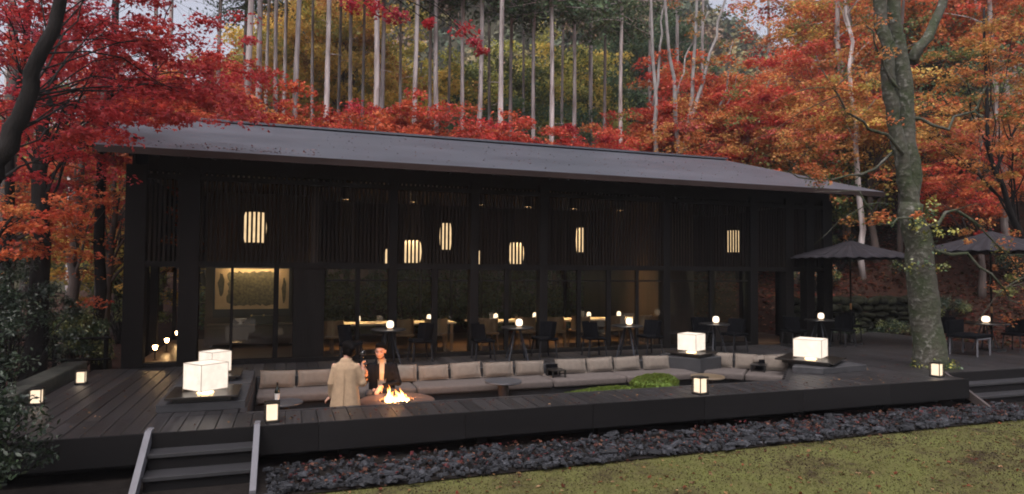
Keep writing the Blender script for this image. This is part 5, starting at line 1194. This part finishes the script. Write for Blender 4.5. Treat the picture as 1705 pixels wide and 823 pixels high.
msh = [m1.mesh('stone') for m1 in ms]
def stone_spot():
    x = rs.uniform(-.2, 13.0); y = 7.70 + .01 * x + .05 * math.sin(x * 3.1) + .04 * math.sin(x * 7.3) + rs.random() ** 1.3 * 1.05; return x, y
for k in range(300):
    x, y = stone_spot(); s_ = rs.uniform(.09, .25) * (1.2 if y < 8.2 else 1); o = obj('stone', msh[k % 14], SLATE, bed)
    o.location = (x, y, -.50 + rs.uniform(0, .05)); o.scale = (s_, s_ * rs.uniform(.5, .9), rs.uniform(.02, .045)); o.rotation_euler = (rs.normal() * .14, rs.normal() * .14, rs.uniform(0, 6.28))
V, F, off = [], [], 0; rest = MB()
for k in range(3000):
    x, y = stone_spot(); m1 = ms[k % 14]; s_ = rs.uniform(.04, .12); M = Matrix.Translation((x, y, -.51 + rs.uniform(0, .03))) @ Matrix.Rotation(rs.uniform(0, 6.28), 4, 'Z') @ Matrix.Rotation(rs.normal() * .3, 4, 'X') @ Matrix.Diagonal((s_, s_ * .7, .035, 1))
    rest.add([M @ Vector(p) for p in m1.v], m1.f)
rest.build('small_stones', SLATE, bed, kind='stuff')
# ---- moss blades and fallen leaves on the lawn
n = 90000; x = rs.uniform(-.5, 15, n); y = rs.uniform(3.2, 7.95, n); ok = (y < 7.78 + .01 * x + .05 * np.sin(x * 3.1) + .06 * np.sin(x * 7.3)) & (y > 7.9 - .55 * (x + .3)); x, y = x[ok], y[ok]; n = len(x)
z = height(x, y) + rs.uniform(0, .012, n); nn = rs.normal(size=(n, 3)) + np.array([0, -.5, .5])
pt = .6 * np.sin(x * 5.1 + 3 * np.sin(y * 4.3)) * np.sin(y * 6.7 + 2 * np.sin(x * 2.9)) + .7 * np.sin(x * 1.7 + 2 * np.sin(y * 1.3)) * np.sin(y * 2.1 + 1.5 * np.sin(x * .9)) + rs.normal(size=n) * .35
kk = np.where((pt > .05)[:, None], np.array((.115, .122, .034)), np.where((pt > -.22)[:, None], np.array((.082, .078, .027)), np.array((.045, .03, .016)))) * rs.uniform(.65, 1.35, (n, 1))
leaves('lawn_moss', np.stack([x, y, z], 1), nn, rs.uniform(.012, .034, n), kk, LEAF, None, 'kite', rs, .5, kind='stuff')['label'] = 'short green brown moss covering the lawn'
def litter(name, label, n, fx, fy, zf, cols, s0, s1):
    x = fx(n); y = fy(n, x); nn = rs.normal(size=(n, 3)) * .35 + np.array([0, 0, 1]); c_ = np.array(cols)[rs.integers(len(cols), size=n)] * rs.uniform(.6, 1.4, (n, 1))
    o = leaves(name, np.stack([x, y, zf(x, y)], 1), nn, rs.uniform(s0, s1, n), c_, LEAF, None, 'maple', rs, kind='stuff'); o['label'] = label
LC = ((.20, .05, .025), (.13, .06, .03), (.28, .16, .07), (.09, .04, .025), (.35, .22, .12))
litter('fallen_leaves', 'brown and red fallen leaves scattered on the moss lawn', 1300, lambda n: rs.uniform(0, 15, n), lambda n, x: rs.uniform(3.5, 7.8, n), lambda x, y: height(x, y) + .02, LC, .04, .085)
litter('fallen_leaves', 'reddish fallen leaves caught among the slate stones', 800, lambda n: rs.uniform(0, 13, n), lambda n, x: 7.8 + .01 * x + rs.random(n) * .95, lambda x, y: -.47 + rs.uniform(0, .04, len(x)), ((.13, .03, .028), (.12, .045, .03), (.20, .10, .06), (.07, .028, .022)), .04, .08)
litter('fallen_leaves', 'few small leaves lying on the deck boards', 520, lambda n: rs.uniform(-3.3, 17, n), lambda n, x: np.where(x < PX0, rs.uniform(8.9, 14.2, n), rs.uniform(8.86, 9.62, n)) + np.where(x > 11, rs.uniform(.7, 4.5, n), 0), lambda x, y: np.full(len(x), .006), LC, .025, .06)
litter('fallen_leaves', 'red fallen leaves covering the slope at the right', 42000, lambda n: rs.uniform(15.5, 40, n), lambda n, x: rs.uniform(12.5, 28, n) + np.where(x < 18.4, 5.5, 0), lambda x, y: height(x, y) + rs.uniform(.01, .09, len(x)), ((.16, .035, .02), (.10, .03, .02), (.17, .07, .03), (.06, .03, .02), (.05, .05, .02)), .09, .2)
sl_ = lambda y: EZ + (y - EY) * (RZ - EZ) / (RY - EY) + .012
litter('fallen_leaves', 'dark leaf debris lying on the roof', 420, lambda n: np.where(rs.random(n) < .2, rs.uniform(-2, .6, n), rs.uniform(-3, 15, n)), lambda n, x: np.where(x < .6, EY + .25 + rs.random(n) ** 2 * 1.0, EY + .2 + rs.random(n) * 5.5), lambda x, y: sl_(y), ((.05, .03, .03), (.10, .05, .05), (.2, .06, .05), (.3, .2, .18)), .03, .07)

# ------------------------------------------------------------------ evening haze between the trees
hz = B(-330, 420, -60, 330, -2.0, 125).build('haze', bpy.data.materials.new('haze'), kind='stuff')
hm = hz.data.materials[0]; hm.use_nodes = True; nt = hm.node_tree; nt.nodes.remove(nt.nodes['Principled BSDF'])
pv = nt.nodes.new('ShaderNodeVolumePrincipled'); pv.inputs['Color'].default_value = (.86, .86, .90, 1); pv.inputs['Density'].default_value = .0015; pv.inputs['Anisotropy'].default_value = .55
nt.links.new(pv.outputs[0], nt.nodes['Material Output'].inputs['Volume']); hz['label'] = 'thin pale evening haze among the trees'

for mo_ in [o for o in bpy.data.objects if o.name.split('.')[0] in ('moss_cap', 'mound')]:
    rs = np.random.default_rng(5); vv = np.array([q.co for q in mo_.data.vertices]); nn = np.array([q.normal for q in mo_.data.vertices]); k = rs.integers(len(vv), size=9000); k2 = rs.integers(len(vv), size=9000)
    pts = []; nr = []
    for poly in mo_.data.polygons:
        cs = vv[list(poly.vertices)]; w_ = rs.dirichlet(np.ones(len(cs)), 26); pts.append(w_ @ cs); nr.append(np.repeat(np.array(poly.normal)[None], 26, 0))
    pts = np.concatenate(pts); nr = np.concatenate(nr); n = len(pts); tuf = np.abs(np.sin(pts[:, 0] * 17) * np.sin(pts[:, 1] * 19 + 1))
    o = leaves('moss_blades', pts + nr * (.006 + .02 * tuf[:, None]), np.cross(nr, rs.normal(size=(n, 3))) + nr * .4, rs.uniform(.02, .05, n), np.array((.12, .17, .028)) * rs.uniform(.5, 1.35, (n, 1)), LEAF, mo_, 'kite', rs, .4, kind='stuff')
